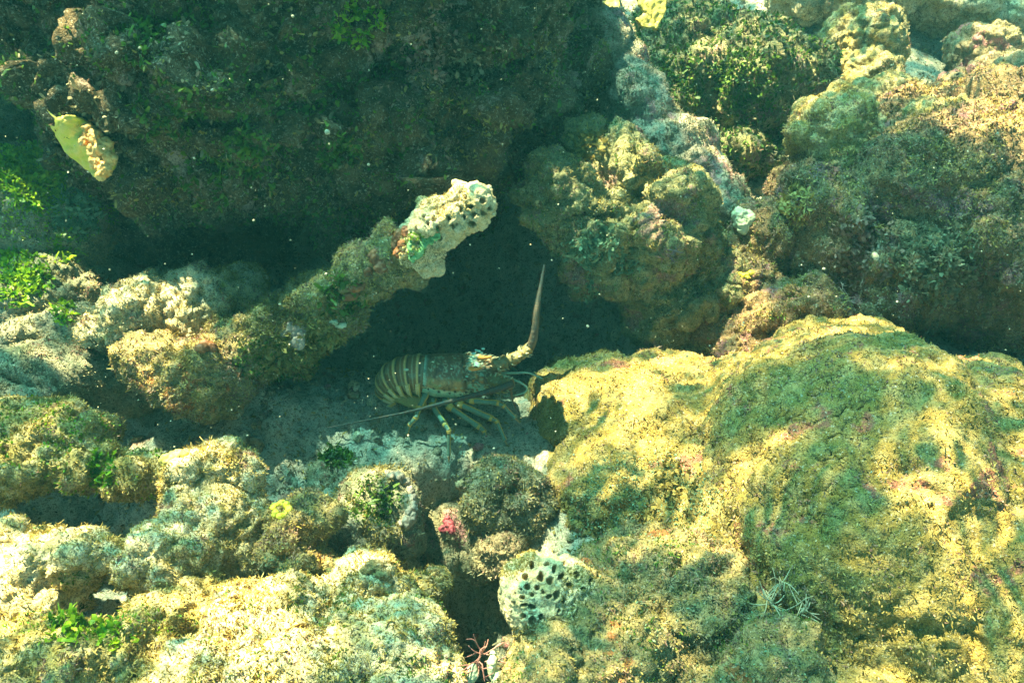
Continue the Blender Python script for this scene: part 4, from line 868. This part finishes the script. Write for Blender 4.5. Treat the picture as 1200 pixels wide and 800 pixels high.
# antennae: thick spiny base segments, then the long whip
def antenna(base, whip, rb, rw, seed, tone=1.0):
    B = Acc(); pb = [Wy(*p) for p in base]
    def bc(t, a): return tone ** .5 * mixv(mixv(BR * .6 + 0 * t[:, None], TE * .7, .5 + .5 * np.sin(a * 3 + t * 20)), YE * .6, .5 + .5 * np.sin(t * 40 + a * 5) * .6)
    for k in range(len(pb) - 1):
        a, b = pb[k], pb[k + 1]; B.add(*tube([a, a * .6 + b * .4, b * .9 + a * .1, b], [rb[k] * .85, rb[k], rb[k + 1] * 1.1, rb[k + 1] * .8], 14, bc, 6, wob=.07))
        for _ in range(9):
            u = rng.uniform(.1, .95); c0 = a * (1 - u) + b * u; rd = rng.normal(size=3); ax = (b - a) / np.linalg.norm(b - a); rd -= ax * (rd @ ax); rd /= np.linalg.norm(rd)
            r_ = rb[k] * (1 - u) + rb[k + 1] * u; B.add(*tube([c0 + rd * r_ * .9, c0 + rd * r_ * 1.3 + ax * .002, c0 + rd * (r_ * 1.1 + .004) + ax * .005], [.0016, .001, .0002], 6, lambda t, a_: np.tile(PL * .8, (len(t), 1)), 3))
    root = B.obj('antenna', MVC, pb[0], body)
    for k in range(70):                                                          # fine bristles in rows along the lower whip
        u = rng.uniform(0, .55); q_ = [Wy(*p) for p in whip]; x = u * (len(q_) - 1); i_ = int(x); c0 = q_[i_] * (1 - x + i_) + q_[i_ + 1] * (x - i_); ax = q_[i_ + 1] - q_[i_]; ax /= np.linalg.norm(ax)
        rd = rng.normal(size=3); rd -= ax * (rd @ ax); rd /= np.linalg.norm(rd); r_ = np.interp(x, range(len(rw)), rw)
        B.add(*tube([c0 + rd * r_ * .9, c0 + rd * (r_ + .0012) + ax * .0012, c0 + rd * (r_ + .002) + ax * .003], [.0006, .0004, .0001], 5, lambda t, a_: np.tile(PL * .5, (len(t), 1)), 2))
    Wp = Acc(); pw = [Wy(*p) for p in whip]
    Wp.add(*tube(pw, rw, 12, lambda t, a: tone ** .3 * mixv(GY * .8 * tone + 0 * t[:, None], BR * .35, sstep(.2, .8, np.sin(t * 260) * .5 + .5) * .5 + .5 * (rng.random(len(t)) > .8)), 40, wob=.05))
    Wp.obj('whip', MVC, pw[0], root)
antenna([(578, 428, .93), (594, 423, .94), (608, 418, .95), (621, 407, .96)], [(619, 410, .96), (624, 400, .962), (627, 385, .97), (629, 362, .985), (633, 338, 1.01), (638, 310, 1.04)], [.011, .0105, .0095, .0085], [.0078, .0072, .0062, .0050, .0034, .0018], 1, .5)
antenna([(575, 444, .915), (588, 448, .90), (600, 450, .89)], [(602, 449, .887), (585, 455, .880), (560, 462, .874), (520, 472, .868), (480, 482, .860), (430, 492, .852), (384, 501, .845)], [.010, .0095, .0085], [.0062, .0056, .0046, .0034, .0022, .0013, .0006], 2, .35)

# ------------------------------------------------------------------ loose rubble and drifting specks
def pebbles(name, mat, pts, size, seed):
    bm = bmesh.new(); bmesh.ops.create_icosphere(bm, subdivisions=2, radius=1); iv = np.array([v.co[:] for v in bm.verts]); fi = np.array([[v.index for v in f.verts] for f in bm.faces]); bm.free()
    n = len(pts); sc_ = (size[0] + (size[1] - size[0]) * rng.random(n) ** 2.5)[:, None, None] * (0.55 + .9 * rng.random((n, 1, 3)))
    th = rng.random(n) * 6.28; V = iv[None] * sc_; c, s_ = np.cos(th)[:, None], np.sin(th)[:, None]
    V = np.stack([V[..., 0] * c - V[..., 1] * s_, V[..., 0] * s_ + V[..., 1] * c, V[..., 2]], -1) + pts[:, None]
    V = V.reshape(-1, 3); V = V + .35 * np.repeat(sc_.max(-1).ravel(), len(iv))[:, None] * np.stack([fbm(V / .012, 2, seed + k) for k in range(3)], 1)
    Fq = (fi[None] + (np.arange(n) * len(iv))[:, None, None]).reshape(-1, 3); return mesh_np(name, V, Fq, mat)
for mt, n_, sd_ in (('grey', 2600, 1), ('pale', 1500, 2), ('pink', 1300, 3)):
    v_, f_, o_ = ROCKS['seabed']; s_ = sample_surface(v_, f_, n_, lambda c, fn: ((np.abs(c[:, 0]) < 1.5) * (c[:, 1] < 2.9) * (c[:, 1] > .25)).astype(float))
    o = pebbles('coral_rubble', M[mt], s_[0], (.002, .013), sd_); o['kind'] = 'stuff'
mspk = solid_mat('drifting_grain', (.30, .30, .20), (.45, .43, .30))
pts = np.array([PD(rng.uniform(0, 1200), rng.uniform(0, 560), rng.uniform(.7, 1.35)) for _ in range(750)])
o = pebbles('drifting_specks', mspk, pts, (.0003, .0012), 9); o['kind'] = 'stuff'
for k, (x, y, d, rx, ry, lab) in enumerate(((137, 62, .8, 3, 2.2, 'orange tinged speck drifting before the upper left overhang'), (249, 106, .8, 3, 2, 'pale speck drifting in front of the middle of the overhang'), (343, 19, .8, 2, 1.6, 'bright speck drifting near the top of the overhang'),
        (482, 52, .8, 1.6, 1.6, 'round white speck drifting before the upper overhang'), (575, 220, .9, 1.6, 1.4, 'white speck drifting just above the pitted stub'), (382, 321, .9, 2.6, 2, 'cream speck drifting beside the ridge top'), (290, 510, .9, 2.4, 1.5, 'cream sliver drifting left of the lobster whip'), (297, 258, .9, 2, 1.8, 'yellow white speck drifting at the cave roof'), (1026, 300, .9, 4.5, 7, 'pale yellow blurred flake drifting before the rugged boulder'), (384, 155, .9, 4, 4, 'pale turquoise flake on the face of the overhang'))):
    lumps('drifting_speck', lab, 'speck', [blob(x, y, 0, rx * .7, ry * .7, min(rx, ry) * .7, 25, d=d)], mspk, .0006, amp=.0003)
# repeats of one kind carry a common group
GROUPS = {'green_algae': 'leafy algae clumps on the rocks', 'feathery_algae': 'feathery algae on the rugged boulder', 'lacy_algae': 'lacy algae on the crested rock', 'lobed_algae': 'lobed algae under the ridge',
          'fuzzy_algae': 'algae fuzz patches', 'twiggy_algae': 'twiggy algae tangles', 'drifting_speck': 'larger specks drifting in the water', 'reef_rock': 'rocks of the reef', 'reef_boulder': 'large boulders of the reef',
          'pitted_coral': 'pitted coral skeletons', 'plate_coral': 'plate corals at the top edge', 'finger_coral': 'stubby finger corals', 'crust_disc': 'pale crust spots on the ridge', 'orange_sponge': 'rusty orange sponges'}
for o in COL.objects:
    if o.parent is None and 'label' in o and 'group' not in o and o.name.split('.')[0] in GROUPS: o['group'] = GROUPS[o.name.split('.')[0]]
